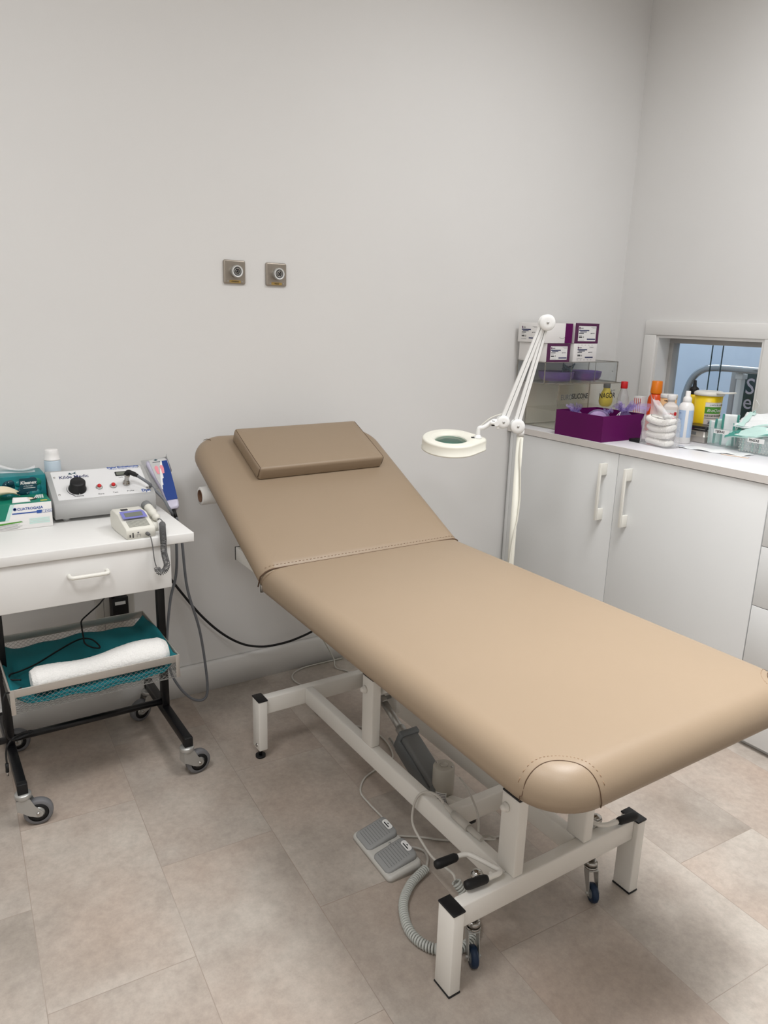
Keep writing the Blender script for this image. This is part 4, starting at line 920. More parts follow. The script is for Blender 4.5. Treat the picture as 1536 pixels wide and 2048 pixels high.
for J, r, off, nm in ((J2, .0285, .0, 'elbow_joint'), (J1, .0265, 0, 'base_joint'), (J3, .0235, .002, 'head_joint')):
    W = frame(J + LNn * off, LA, LNn.cross(LA)); W = frame(J + LNn * off, LNn.cross(V(0, 0, 1)), V(0, 0, 1))
    if (W.to_3x3() @ V(0, 0, 1)).dot(LNn) < 0: W = frame(J + LNn * off, -(LNn.cross(V(0, 0, 1))), V(0, 0, 1))
    jj = P('lamp_bright').lathe([(.0001, -.018), (r - .004, -.018), (r - .001, -.016), (r - .001, -.008), (r * .6, -.0075), (r * .6, .0095), (r - .0008, .010), (r, .012), (r, .0155), (r - .003, .019), (r * .5, .0205), (.0001, .0207)], n=40, Mx=W).build(nm, lamp)
    P('zinc').lathe([(.0045, .0205), (.0045, .022), (.0001, .0222)], n=18, Mx=W).build('pivot_screw', jj)
# neck and head
HC_ = V(1.689, 2.143, 1.031); hdx = V(.856, -.517, 0); tilt = math.radians(9.5)
HY_ = V(.517, .856, 0) * math.cos(tilt) + V(0, 0, 1) * math.sin(tilt)
HM = frame(HC_, hdx, HY_)
nk = P('lamp_bright'); S0 = HM @ V(.100, .004, .002)
nk.tube(catmull([S0, S0 + V(.0, 0, .02), S0 + V(.004, -.002, .034), S0 + V(.018, -.011, .038), V(1.822, 2.066, 1.094), J3 + V(-.016, .009, -.003)], 6), .0085, 12)
nk.lathe([(.016, -.004), (.016, .0), (.011, .004), (.0088, .009)], n=20, Mx=frame(S0, (1, 0, 0), (0, 1, 0)))
nk.build('neck', lamp)
P('lamp_white').tube(catmull([J3 + V(.012, -.004, .03), J3 + V(-.01, .006, .026), J3 + V(-.04, .022, .012), S0 + V(.006, -.003, .042)], 6), .0016, 6).build('lead', lamp)
kn = P('lamp_bright'); kc = J3 + V(-.022, .012, -.006) + LNn * .012
for k in range(3):
    a = 2 * PI * k / 3 + 2.2; kn.beam(kc, kc + LA * (.024 * math.cos(a)) + V(0, 0, .024 * math.sin(a)), .012, .010, .004, up=LNn)
kn.lathe([(.009, -.01), (.009, .008), (.0001, .009)], n=14, Mx=frame(kc, LA, V(0, 0, 1)))
kn.build('tilt_knob', lamp)
P('soft_black').lathe([(.0115, -.005), (.0115, .005)], n=14, Mx=frame(J3 + V(-.030, .017, -.006), (0, 0, 1), LNn)).build('washer', lamp)
ol = hull_outline(.1055, .034, .098, 40); hdp = P('lamp_white')
def off(poly, d):
    out = []; n = len(poly)
    for i in range(n):
        a, b, c = Vector(poly[i - 1]), Vector(poly[i]), Vector(poly[(i + 1) % n]); t = (c - a).normalized(); out.append((b.x - t.y * d * 1.0, b.y + t.x * d * 1.0))
    return out
# outer shell: side wall and rounded top edge, then flat annulus to the lens opening
n_ = len(ol); RI = .066
def inner(r, z): return [(r * math.cos(math.atan2(q[1], q[0])) if True else 0, r * math.sin(math.atan2(q[1], q[0])), z) for q in ol2]
ol2 = ol
rings = [[(x, y, -.042) for x, y in off(ol, .02)], [(x, y, -.042) for x, y in off(ol, -.0015)], [(x, y, -.037) for x, y in off(ol, -.0015)], [(x, y, -.0365) for x, y in ol], [(x, y, -.008) for x, y in ol]]
for k in range(1, 6):
    a = .5 * PI * k / 5; rings.append([(x, y, -.008 + .008 * math.sin(a)) for x, y in off(ol, .008 * (1 - math.cos(a)))])
hdp.loft(rings, False, HM)
top = [(x, y, 0.0) for x, y in off(ol, .008)]
def circ(r, z): 
    out = []
    for x, y, _ in top:
        a = math.atan2(y, x); 
        if x > .05: a = math.atan2(y * .62, .066) if abs(y) < .2 else a
        out.append((r * math.cos(a), r * math.sin(a), z))
    return out
hdp.loft([top, circ(.075, .001), circ(.072, .0005), circ(.060, -.010)], False, HM); hdp = hdp.build('lamp_head', lamp)
P('lamp_white').lathe([(.060, -.010), (.058, -.014), (.058, -.036), (.064, -.040), (.092, -.040)], n=48, Mx=HM, cap=False).build('lens_ring', hdp)
P('lens_glass').lathe([(.0001, -.010), (.03, -.0105), (.0585, -.0145), (.0585, -.018), (.03, -.022), (.0001, -.0235)], n=40, Mx=HM).build('lens', hdp, label='green tinted magnifying lens')
P('black_plastic').box((.075, -.006, .0005), (.088, .006, .0035), .001, Mx=HM).build('switch', hdp, label='black rocker switch')

# ------------------------------------------------------------------ base cabinets and worktop
XF, CT = 2.402, .979                        # door faces, worktop height
cab = thing('base_cabinet', 'pale grey two-door base cabinet next to the back wall', 'cabinet', (2.75, 1.95, 0))
P('cabinet').box((XF + .0195, 1.327, .09), (XW - .002, 2.585, CT - .0295)).build('carcass', cab)
P('cabinet').box((XF + .024, 1.327, .0), (XF + .04, 2.585, .0895)).build('plinth', cab)
P('cabinet').box((XF + .001, 2.5775, .02), (XF + .019, 2.596, CT - .031), .0006).build('filler_strip', cab)
P('cabinet').box((XF + .016, 2.5975, .02), (XF + .03, YW - .002, CT - .031)).build('scribe_strip', cab)
def long_handle(par, y):
    p = P('handle_white'); p.box((XF - .041, y - .006, .664), (XF - .032, y + .006, .902), .001)
    for z0, z1 in ((.664, .712), (.854, .902)): p.box((XF - .0325, y - .006, z0), (XF - .0003, y + .006, z1), .0008)
    p.build('handle', par, label='long white bar handle')
for y0, y1, hy in ((1.9575, 2.5755, 2.013), (1.3255, 1.9545, 1.887)):
    d = P('cabinet').box((XF, y0, .022), (XF + .0185, y1, CT - .031), .0008).build('door', cab); long_handle(d, hy)
dru = thing('drawer_cabinet', 'pale grey drawer cabinet at the right end of the worktop', 'cabinet', (2.75, 1.03, 0))
P('cabinet').box((XF + .0195, .735, .09), (XW - .002, 1.3225, CT - .0295)).build('carcass', dru)
P('cabinet').box((XF + .024, .735, .0), (XF + .04, 1.3225, .0895)).build('plinth', dru)
for z0, z1 in ((.739, CT - .031), (.526, .7365), (.3135, .5235), (.022, .311)):
    P('cabinet').box((XF, .738, z0), (XF + .0185, 1.3215, z1), .0008).build('drawer', dru)
wt = P('counter').box((2.3965, .70, CT - .0275), (XW - .0008, YW - .001, CT), .001)
wt = wt.build('worktop', None, (2.75, 1.65, CT), label='white worktop running along the right wall under the hatch', category='worktop')
P('counter_edge').box((2.395, .70, CT - .0275), (2.3964, YW - .001, CT - .0005)).build('edge_band', wt)
Z0 = CT + .0006
def acr(x0, x1, y0, y1, z0, z1, name, parent, top=True, key='acrylic', t=.003):
    """clear box: five panels plus polished edges"""
    p = P(key); p.box((x0, y0, z0), (x1, y0 + t, z1)); p.box((x0, y1 - t, z0), (x1, y1, z1)); p.box((x0, y0 + t, z0), (x0 + t, y1 - t, z1)); p.box((x1 - t, y0 + t, z0), (x1, y1 - t, z1)); p.box((x0 + t, y0 + t, z0), (x1 - t, y1 - t, z0 + t))
    if top: p.box((x0 + t, y0 + t, z1 - t), (x1 - t, y1 - t, z1))
    o = p.build(name, parent)
    e = P('acrylic_edge'); q = .0014
    for a in (x0, x1 - t):
        for b in (y0, y1 - t): e.box((a - .0003, b - .0003, z0), (a + t + .0003, b + t + .0003, z1))
    for z in (z0, z1 - t):
        for b in (y0, y1 - t): e.box((x0, b - .0003, z - .0002), (x1, b + t + .0003, z + t + .0002))
        for a in (x0, x1 - t): e.box((a - .0003, y0, z - .0002), (a + t + .0003, y1, z + t + .0002))
    e.build('edge', o); return o
dc = thing('display_case', 'clear lettered display case on worktop behind the purple box', 'display case', (2.70, 2.5, CT))
body = acr(2.487, 2.913, 2.40, 2.60, Z0, 1.184, 'clear_case', dc)
p = P('acrylic'); p.box((2.4905, 2.4035, 1.062), (2.9095, 2.5965, 1.065)); p.build('shelf', dc)
p = P('acrylic'); p.box((2.698, 2.4035, 1.0655), (2.701, 2.5965, 1.1805)); p.build('divider', dc)
CF = frame((2.487, 2.3995, Z0), (1, 0, 0), (0, 0, 1))
p = P('ink_grey'); p.text('EURO', .0335, CF @ Matrix.Translation((.020, .134, 0)), wide=.84); p.use('ink').text('SILICONE', .0335, CF @ Matrix.Translation((.0905, .137, 0)), wide=.74, bold=.0006)
p.use('ink').tube([CF @ V(.168 + .008 * math.cos(a), .135 + .005 * math.sin(a), .0002) for a in [PI * (1.1 + .8 * k / 8) for k in range(9)]], .0007, 4)
p.build('lettering', dc); p = P('ink'); p.text('NAG\u00d4R', .034, CF @ Matrix.Translation((.272, .134, 0)), wide=.9, bold=.0004); p.use('ink_grey').text('By GC', .011, CF @ Matrix.Translation((.35, .165, 0)))
p.build('lettering', dc)
tr = thing('display_tray', 'clear compartment tray of purple dishes, stacked on the lettered case', 'display tray', (2.65, 2.5, 1.185))
acr(2.415, 2.893, 2.42, 2.60, 1.1848, 1.281, 'clear_tray', tr, True, 'acrylic_top')
for x in (2.585, 2.742): P('acrylic_edge').box((x, 2.4235, 1.188), (x + .0025, 2.425, 1.2775)).build('divider', tr)
P('zinc').ball((2.858, 2.4195, 1.237), .0035).build('rivet', tr)
def dish(x, lab, s=1.0):
    p = P('dish_purple').lathe([(.0001, .003), (.06 * s, .002), (.070 * s, .006), (.079 * s, .02), (.082 * s, .042), (.084 * s, .044), (.080 * s, .045), (.075 * s, .024), (.055 * s, .009), (.0001, .008)], (x, 2.512, 1.188), 40, cap=False)
    p.build('dish', None, (x, 2.512, 1.188), label=lab, category='dish', group='purple dishes in the clear tray')
dish(2.58, 'purple round dish in the clear tray, with teal tubing on it', 1.0); dish(2.768, 'purple round dish in the clear tray, right one without tubing', .98)
p = P('tubing_teal')
for k in range(4): p.tube(catmull([(2.625 + (.020 + .004 * k) * math.cos(a) + .004 * k, 2.49 + .018 * math.sin(a), 1.240 + .006 * k + .010 * math.sin(a * 2 + k)) for a in [2 * PI * q / 10 for q in range(10)]], 5, True), .0032, 6, True)
p.blob((2.63, 2.5, 1.246), .022, .016, .012, .3, 3)
p.build('tubing', None, (2.625, 2.49, 1.235), label='coil of dark teal tubing on the left purple dish', category='tubing')
bu = P('yellow_soft').lathe([(.0001, 0), (.018, 0), (.028, .008), (.0325, .024), (.0315, .042), (.024, .064), (.0165, .08), (.0145, .09)], (2.872, 2.455, 1.0656), 32)
bu = bu.build('bulb_bottle', None, (2.872, 2.455, 1.0656), label='yellow pear-shaped bottle standing inside the clear display case', category='bottle')
P('dark_grey').lathe([(.0150, .089), (.0165, .091), (.0165, .110), (.0145, .112), (.0001, .112)], (2.872, 2.455, 1.0656), 24).build('neck_cap', bu, label='dark grey neck cap')

# cartons stacked on the tray
def carton_label(p, Mx, w, h, base=0.0):
    """printed product label, origin at its lower left"""
    def bar(x0, y0, x1, y1, k): p.use(k).prism([(x0 * w, y0 * h), (x1 * w, y0 * h), (x1 * w, y1 * h), (x0 * w, y1 * h)], base, base + .0003, Mx)
    p.use('purple').prism([(.05 * w + .03 * w * math.cos(a), .87 * h + .07 * h * math.sin(a)) for a in [2 * PI * q / 12 for q in range(12)]], base, base + .0004, Mx)
    bar(.045, .78, .085, .83, 'navy'); bar(.10, .83, .26, .88, 'ink_grey')
    bar(.02, .67, .60, .745, 'navy'); bar(.09, .585, .46, .64, 'navy'); bar(.03, .485, .30, .55, 'ink_grey'); bar(.03, .36, .20, .385, 'ink_grey')
    bar(.04, .22, .22, .30, 'ink'); bar(.27, .22, .31, .27, 'ink'); bar(.28, .29, .31, .33, 'ink'); bar(.50, .09, .98, .175, 'navy'); bar(.72, .51, .92, .545, 'ink_grey'); bar(.69, .49, .74, .54, 'ink')
    bar(.70, .91, .97, .925, 'ink_grey'); bar(.78, .86, .97, .872, 'ink_grey'); bar(.02, .05, .34, .065, 'ink_grey')
def carton(x0, x1, y0, y1, z0, z1, kind, lab):
    o = thing('carton', lab, 'carton', ((x0 + x1) / 2, (y0 + y1) / 2, z0), 'cartons stacked on the clear tray')
    p = P('carton_white').box((x0, y0, z0), (x1, y1, z1), .0008); w, h = x1 - x0, z1 - z0; F = frame((x0, y0 - .0002, z0), (1, 0, 0), (0, 0, 1))
    if kind == 'purple_end':
        p.use('purple_dark').prism([(0, 0), (w, 0), (w, h), (0, h)], 0, .0003, F)
        p.build('box', o); q = P('label_white'); lm = F @ Matrix.Translation((.022, .010, .0004)); q.prism([(0, 0), (w - .040, 0), (w - .040, h - .022), (0, h - .022)], 0, .0003, lm); carton_label(q, lm, w - .040, h - .022, .0003); q.build('label', o)
    elif kind == 'white_end':
        p.build('box', o); q = P('label_white'); lm = F @ Matrix.Translation((.022, .012, .0002)); carton_label(q, lm, w - .042, h - .022, .0001)
        q.use('ink_grey')
        for k in range(5):
            for yy in (-.004, h - .019): q.prism([(.002 + .022 * k, yy), (.010 + .022 * k, yy), (.010 + .022 * k, yy + .0012), (.002 + .022 * k, yy + .0012)], 0, .0003, lm)
        q.build('label', o)
    else:                                                # long side forward, purple band at its right end, label on the left end
        p.use('purple').prism([(w - .045, 0), (w, 0), (w, h), (w - .045, h)], 0, .0003, F).box((x1 - .0003, y0, z0), (x1 + .0002, y1, z1))
        p.use('ink_grey').tube([F @ V(w - .062 + .016 * math.cos(a), .027 + .007 * math.sin(a), .0002) for a in [PI * (1 + k / 12) for k in range(13)]], .0005, 4)
        p.build('box', o); E_ = frame((x0 - .0002, y1 - .02, z0 + .01), (0, -1, 0), (0, 0, 1)); q = P('label_white'); carton_label(q, E_, .10, h - .022, .0001); q.build('label', o)
carton(2.418, 2.562, 2.421, 2.598, 1.2812, 1.3615, 'purple_end', 'white carton with purple end, at the bottom left of the stack')
carton(2.585, 2.735, 2.421, 2.598, 1.2812, 1.3625, 'white_end', 'carton with plain white labelled end, bottom right of the stack')
carton(2.400, 2.567, 2.421, 2.592, 1.3633, 1.4490, 'long', 'white carton with purple band lying sideways, top left of stack')
carton(2.583, 2.737, 2.421, 2.598, 1.3633, 1.4520, 'purple_end', 'white carton with purple end, at the top right of stack')

# purple box of organza bags
pb = thing('open_box', 'open purple cardboard box on worktop in front of display case', 'box', (2.53, 2.185, CT))
p = P('purple'); X0, X1, Y0, Y1, Z1, t = 2.4005, 2.655, 2.054, 2.316, 1.0865, .003
p.box((X0, Y0, Z0), (X1, Y0 + t, Z1)); p.box((X0, Y1 - t, Z0), (X1, Y1, Z1)); p.box((X0, Y0 + t, Z0), (X0 + t, Y1 - t, Z1)); p.box((X1 - t, Y0 + t, Z0), (X1, Y1 - t, Z1)); p.box((X0 + t, Y0 + t, Z0), (X1 - t, Y1 - t, Z0 + t)); p.build('box', pb)
def ruffle(p, c, r, h, ph, n=7, tw=1.0, tilt=(0, 0)):
    """gathered organza: a crumpled flare with uneven folds and an uneven rim"""
    def fn(u, v):
        a = 2 * PI * u; q = .5 * math.sin(3 * a + ph) + .3 * math.sin(7 * a + 2.1 * ph) + .2 * math.sin(13 * a + ph * 3.7)
        rr = .008 + r * v * (.62 + .55 * q); z = h * v * (.55 + .45 * math.sin(2 * a + 1.7 * ph)) + .006 * math.sin(11 * a + ph) * v + .004 * math.sin(5 * v * PI + a)
        return (c[0] + rr * math.cos(a) + tilt[0] * v, c[1] + rr * math.sin(a) + tilt[1] * v, c[2] + z)
    p.grid(fn, 90, 8)
def organza(c, size, lab, nx, tie=True, fillkey='lilac_fill', ruf=.035, rh=.03, tilt=(0, 0), seed=1):
    o = thing('organza_bag', lab, 'gift bag', c, 'organza bags in the purple box')
    P(fillkey).blob((c[0], c[1], c[2] + size[2]), size[0] * .85, size[1] * .85, size[2] * .85, .18, seed).build('contents', o)
    p = P('organza_thin').blob((c[0], c[1], c[2] + size[2]), *size, .16, seed + 4); p.build('bag', o)
    p = P('organza_thin'); ruffle(p, nx, ruf, rh, seed, 9, 1, tilt); ruffle(p, nx, ruf * .7, rh * 1.15, seed + 1, 7, 1, tilt); p.build('gathered_top', o)
    if tie:
        P('label_white').tube(catmull([(nx[0], nx[1], nx[2]), (nx[0] - .03, nx[1] - .006, nx[2] - .012), (nx[0] - .044, nx[1] + .004, nx[2] - .036)], 5), .0014, 5).tube(catmull([(nx[0], nx[1], nx[2]), (nx[0] - .028, nx[1] - .012, nx[2] - .014), (nx[0] - .036, nx[1] - .016, nx[2] - .04)], 5), .0014, 5).build('ribbon', o)
organza((2.468, 2.262, Z0 + .006), (.044, .038, .048), 'lilac organza bag at left inside the purple box', (2.462, 2.262, 1.078), False, 'organza', .030, .030, (-.006, .006), 2)
organza((2.487, 2.160, Z0 + .004), (.062, .046, .060), 'lilac organza bag with pink contents, middle of the purple box', (2.56, 2.18, 1.082), False, 'lilac_fill', .018, .014, (.01, .0), 5)
organza((2.602, 2.108, Z0 + .005), (.042, .042, .052), 'lilac organza bag tied with white ribbon, right in purple box', (2.590, 2.120, 1.094), True, 'navy', .050, .034, (.012, -.012), 9)
for k, (e, z) in enumerate((((2.645, 2.02), 1.118), ((2.66, 2.045), 1.100))):
    bag = bpy.data.objects['organza_bag.002']; p = P('organza_thin'); p.grid(lambda u, v: (2.59 + (e[0] - 2.59) * u + .012 * (v - .5) * (.3 + u), 2.12 + (e[1] - 2.12) * u + .004 * math.sin(9 * u + k), 1.094 + (z - 1.094) * u + .012 * math.sin(PI * u) + (v - .5) * .024 * (.25 + u)), 14, 6); p.build('ribbon_tail', bag)

# bottles and boxes along the wall
def turn(key, prof, c, n=32, **k): return P(key).lathe(prof, (c[0], c[1], Z0), n)
c = (2.850, 2.335); b = turn('bottle_clear', [(.0001, 0), (.027, 0), (.0285, .004), (.0285, .12), (.026, .142), (.0145, .178), (.0135, .185)], c).build('spirit_bottle', None, (*c, CT), label='clear plastic bottle with red cap beside the display case', category='bottle')
turn('red', [(.0150, .184), (.0158, .186), (.0158, .214), (.0145, .2155), (.0001, .2155)], c, 24).build('cap', b, label='red screw cap')
c = (2.93, 2.30); b = P('carton_white').box((c[0] - .018, c[1] - .022, Z0), (c[0] + .018, c[1] + .022, Z0 + .148), .0008)
b.use('red')
for k in range(4): b.box((c[0] - .0184, c[1] - .018 + .011 * k, Z0 + .05), (c[0] - .0179, c[1] - .0145 + .011 * k, Z0 + .14))
b.build('medicine_box', None, (*c, CT), label='small white box with red stripes beside the red-capped bottle', category='box')
c = (2.92, 2.208); b = turn('orange', [(.0001, 0), (.033, 0), (.0345, .004), (.0345, .135), (.0325, .15), (.0255, .165), (.0215, .17)], c).build('orange_bottle', None, (*c, CT), label='orange bottle with orange cap below the window frame corner', category='bottle')
turn('orange_cap', [(.0255, .1705), (.0258, .173), (.0235, .226), (.0215, .2275), (.0001, .2275)], c, 28).build('cap', b)
c = (2.838, 2.077); b = turn('peach', [(.0001, 0), (.031, 0), (.033, .004), (.0345, .168)], c, 36)
b.use('ink'); TB = lambda dz, s, txt, a0: [b.text(ch, s, Matrix.Translation((c[0], c[1], Z0 + dz)) @ Matrix.Rotation(a0 + .30 * s / .02 * i, 4, 'Z') @ frame((.0347, 0, 0), (0, 1, 0), (0, 0, 1)), bold=.0002) for i, ch in enumerate(txt)]
TB(.128, .023, 'Aus', 3.22); TB(.153, .009, 'PARA', 3.25)
b = b.build('cream_tub', None, (*c, CT), label='peach coloured tub with dark lettering and white lid', category='tub')
turn('bottle_white', [(.0352, .167), (.0362, .169), (.0362, .180), (.0348, .183), (.0001, .183)], c, 36).build('lid', b, label='white lid')
c = (2.757, 2.003); b = P('bottle_frost'); SQ = Matrix.Translation((c[0], c[1], Z0)) @ Matrix.Rotation(math.radians(38), 4, 'Z')
b.loft([[(x, y, z) for x, y in rrect(-.034, .034, -.030, .030, .008, ins, 5)] for ins, z in ((.003, 0), (0, .003), (0, .140), (.003, .146), (.016, .157), (.0185, .160))], True, SQ)
b = b.build('square_bottle', None, (*c, CT), label='square whitish bottle with red label behind the cotton bag', category='bottle')
p = P('bottle_white').lathe([(.0145, .1598), (.0145, .168), (.0175, .1685), (.0185, .171), (.0185, .189), (.0165, .192), (.0001, .192)], n=28, Mx=SQ); p.build('cap', b, label='white cap')
LF = SQ @ frame((-.0345, .0, .0), (0, -1, 0), (0, 0, 1)); p = P('label_white').prism(rrect(-.026, .026, .06, .128, .003, 0, 2), 0, .0004, LF); p.use('red').text('Menalind', .0105, LF @ Matrix.Translation((-.0245, .110, .0005)), bold=.0002); p.prism(rrect(.0145, .0245, .106, .121, .001, 0, 1), .0004, .0008, LF).prism(rrect(-.024, .022, .09, .100, .001, 0, 1), .0004, .0008, LF); p.build('label', b)
c = (2.735, 1.912); b = turn('bottle_white', [(.0001, 0), (.029, 0), (.031, .003), (.031, .142), (.0295, .152), (.024, .163), (.0175, .168), (.0165, .170)], c, 36).build('spray_bottle', None, (*c, CT), label='white spray bottle with pale blue label in front of metal tins', category='bottle')
turn('bottle_white', [(.0165, .170), (.0172, .1705), (.0168, .186), (.0115, .192), (.010, .193), (.0098, .213), (.0085, .215), (.0001, .215)], c, 28).build('spray_cap', b)
p = P('label_blue'); p.grid(lambda u, v: (c[0] + .0313 * math.cos(2.75 + 1.0 * u), c[1] + .0313 * math.sin(2.75 + 1.0 * u), Z0 + .026 + .112 * v), 14, 1); p.grid(lambda u, v: (c[0] + .0313 * math.cos(4.15 + .9 * u), c[1] + .0313 * math.sin(4.15 + .9 * u), Z0 + .026 + .112 * v), 14, 1)
p.use('ink_blue')
for dz, w_ in ((.125, .3), (.10, .4), (.085, .35), (.07, .2), (.05, .3)): p.grid(lambda u, v: (c[0] + .0316 * math.cos(2.9 + w_ * u), c[1] + .0316 * math.sin(2.9 + w_ * u), Z0 + dz + .0018 * v), 6, 1)
p.keep = True; p.build('label', b)
c = (2.99, 2.063); b = turn('yellow', [(.0001, 0), (.024, 0), (.0255, .003), (.0255, .165), (.023, .176), (.018, .180)], c).build('yellow_bottle', None, (*c, CT), label='yellow bottle with black nozzle cap behind the sharps bin', category='bottle')
turn('soft_black', [(.0195, .180), (.0205, .182), (.0205, .204), (.016, .210), (.009, .214), (.0075, .226), (.006, .241), (.0001, .242)], c, 24).build('nozzle_cap', b, label='black nozzle cap')
p = P('label_white'); p.grid(lambda u, v: (c[0] + .0257 * math.cos(2.7 + 2.2 * u), c[1] + .0257 * math.sin(2.7 + 2.2 * u), Z0 + .02 + .07 * v * (1 + .2 * math.sin(14 * u))), 24, 3); p.keep = True; p.build('label', b)
# sharps bin
c = (2.952, 1.960); sb = thing('sharps_bin', 'yellow sharps container with white lid in front of the window', 'sharps container', (*c, CT))
turn('yellow', [(.0001, 0), (.046, 0), (.0475, .003), (.0575, .190)], c, 48).build('container', sb)
p = turn('frost_lid', [(.0585, .186), (.0615, .187), (.0625, .192), (.0615, .198), (.052, .2045), (.030, .206), (.029, .2035), (.0001, .2035)], c, 48); p.build('lid', sb)
fl = P('frost_lid'); fm = Matrix.Translation((c[0] - .012, c[1] - .088, Z0 + .201)) @ Matrix.Rotation(math.radians(-6), 4, 'X')
fl.lathe([(.0001, -.001), (.036, -.001), (.0385, .0), (.0385, .004), (.034, .006), (.0001, .007)], n=36, Mx=fm); fl.box((-.01, .02, .0), (.01, .055, .003), .001, Mx=fm); fl.build('flap', sb)
def wrap(p, a0, a1, z0, z1, off=.0004):
    def R_(z): return .0475 + .010 * max(0, (z - .003)) / .187 + off
    p.grid(lambda u, v: (c[0] + R_(z0 + (z1 - z0) * v) * math.cos(a0 + (a1 - a0) * u), c[1] + R_(z0 + (z1 - z0) * v) * math.sin(a0 + (a1 - a0) * u), Z0 + z0 + (z1 - z0) * v), 16, 2)
def wrapt(p, txt, size, a0, z, key, adv=.62, **k):
    p.use(key); a = a0; R_ = .0475 + .010 * z / .187 + .0009
    for ch in txt: p.text(ch, size, Matrix.Translation((c[0], c[1], Z0 + z)) @ Matrix.Rotation(a, 4, 'Z') @ frame((R_, 0, 0), (0, 1, 0), (0, 0, 1)), **k); a += size * adv / R_ * (1.25 if ch in 'MWm' else .6 if ch in 'Iitl ' else 1)
p = P('bottle_frost'); wrap(p, 3.55, 4.95, .008, .16); p.use('label_white'); wrap(p, 3.56, 4.94, .142, .157, .0006); p.use('green'); wrap(p, 3.55, 4.95, .112, .141, .0006)
wrapt(p, 'LIMITE DE LLENADO', .0075, 3.88, .1465, 'ink'); wrapt(p, 'BioCleaner', .019, 3.70, .120, 'label_white', .56, shear=.25); wrapt(p, 'RIESGO BIOLOGICO', .0095, 3.58, .100, 'ink', .68, bold=.0002)
p.use('ink_grey')
for k, (a, w_) in enumerate(((3.6, 1.2), (3.8, .5), (3.85, .7), (3.75, .3), (4.2, .4))): wrap(p, a, a + w_, .092 - .012 * k, .094 - .012 * k, .0007)
for k in range(7): wrap(p, 3.6, 3.6 + .5 + .5 * ((k * 37) % 7) / 7, .012 + .004 * k, .0135 + .004 * k, .0007)
for a, z in ((3.9, .068), (4.15, .07), (4.0, .052), (4.3, .058)): wrap(p, a, a + .16, z, z + .010, .0007)
p.keep = True; p.build('label', sb)
# metal tins
t1 = P('steel_brushed').loft([[(x, y, Z0 + z) for x, y in rrect(2.806, 2.886, 1.858, 1.962, .010, i_, 5)] for i_, z in ((.003, 0), (0, .003), (0, .0225), (-.0012, .023), (-.0012, .027), (0, .0275), (0, .048), (.003, .051))])
t1.use('dark_grey').prism(rrect(-.04, .005, .031, .044, .002, 0, 2), 0, .0004, frame((2.8058, 1.905, Z0), (0, -1, 0), (0, 0, 1)))
t1.build('instrument_tin', None, (2.846, 1.91, CT), label='closed brushed metal tin beside the spray bottle', category='tin')
t2 = P('lid_black').loft([[(x, y, Z0 + z) for x, y in rrect(2.800, 2.888, 1.850, 1.968, .008, i_, 4)] for i_, z in ((.004, .0512), (0, .054), (0, .068), (.003, .070))]); t2.use('chrome').box((2.7995, 1.856, Z0 + .056), (2.8005, 1.962, Z0 + .060))
t2.build('black_tray', None, (2.846, 1.91, Z0 + .051), label='black tray lying on top of the metal tin', category='tray')

# clear bins with sterile pouches
def bin_(x0, x1, y0, y1, h, lab, word, wy, front):
    o = thing('storage_bin', lab, 'bin', ((x0 + x1) / 2, (y0 + y1) / 2, CT), 'clear bins on the worktop'); p = P('clear_bin'); t = .002; f_ = .006
    def ring(i_, z): return [(x, y, Z0 + z) for x, y in rrect(x0, x1, y0, y1, .010, i_, 4)]
    p.loft([ring(f_, 0), ring(0, h), ring(-.004, h + .001), ring(-.004, h + .003), ring(t, h + .003), ring(f_ + t, t)], False); p.loft([ring(f_, 0), ring(f_, t)]); q = p.build('tub', o)
    g = P('frost_lid')                                      # moulded diamond ribs on the end and front
    for k in range(int((y1 - y0) / .012) if front else 0):
        a = y0 + .008 + .012 * k
        for dz in range(5):
            z = .008 + dz * h / 6; g.ball((x0 + f_ * (1 - z / h) - .0004, a + (.006 if dz % 2 else 0), Z0 + z), .0019, 1, 1)
    for k in range(int((x1 - x0) / .012)):
        for dz in range(5): z = .008 + dz * h / 6; g.ball((x0 + .008 + .012 * k + (.006 if dz % 2 else 0), y1 - f_ * (1 - z / h) + .0004, Z0 + z), .0019, 1, 1)
    g.build('moulded_ribs', q)
    LF = frame((x0 + .001, wy, Z0 + h - .012), (0, -1, 0), (0, 0, 1)); s_ = P('label_white').prism([(-.006, -.007), (.062, -.007), (.062, .011), (-.006, .011)], .0025, .0032, LF); s_.use('ink').text(word, .0125, LF @ Matrix.Translation((0, -.0025, .0034)), bold=.0003); s_.build('name_label', o)
bin_(2.79, 2.925, 1.702, 1.842, .072, 'clear bin of scissor pouches, left of the two lettered bins', 'TIJERAS', 1.802, False)
bin_(2.752, 2.90, 1.490, 1.678, .064, 'clear bin of forceps pouches, right of the two lettered bins', 'PINZAS', 1.630, True)
rnd = random.Random(11)
def pouch(o_c, w, h, lean, ang, key, edge, lab, grp, bend=.01, thick=.003):
    """sterile pouch: paper back, film front with coloured seal, slightly bent"""
    Mx = Matrix.Translation(o_c) @ Matrix.Rotation(ang, 4, 'Z') @ Matrix.Rotation(lean, 4, 'X')
    ph = rnd.uniform(0, 6)
    def fn(u, v): return Mx @ V((u - .5) * w, bend * math.sin(PI * v + ph * .2) + .003 * math.sin(7 * u + ph), v * h)
    o = P(key).grid(fn, 10, 12, True, thick).build('sterile_pouch', None, o_c, label=lab, category='pouch', group=grp)
    for u0 in (0, .86):
        p = P(edge).grid(lambda u, v: fn(u0 + .14 * u, v) + Mx.to_3x3() @ V(0, -.0012, 0), 3, 12); p.keep = True; p.build('seal', o)
places = ['nearest the left end', 'second from the left', 'third from the left', 'in the middle', 'third from the right', 'second from the right']
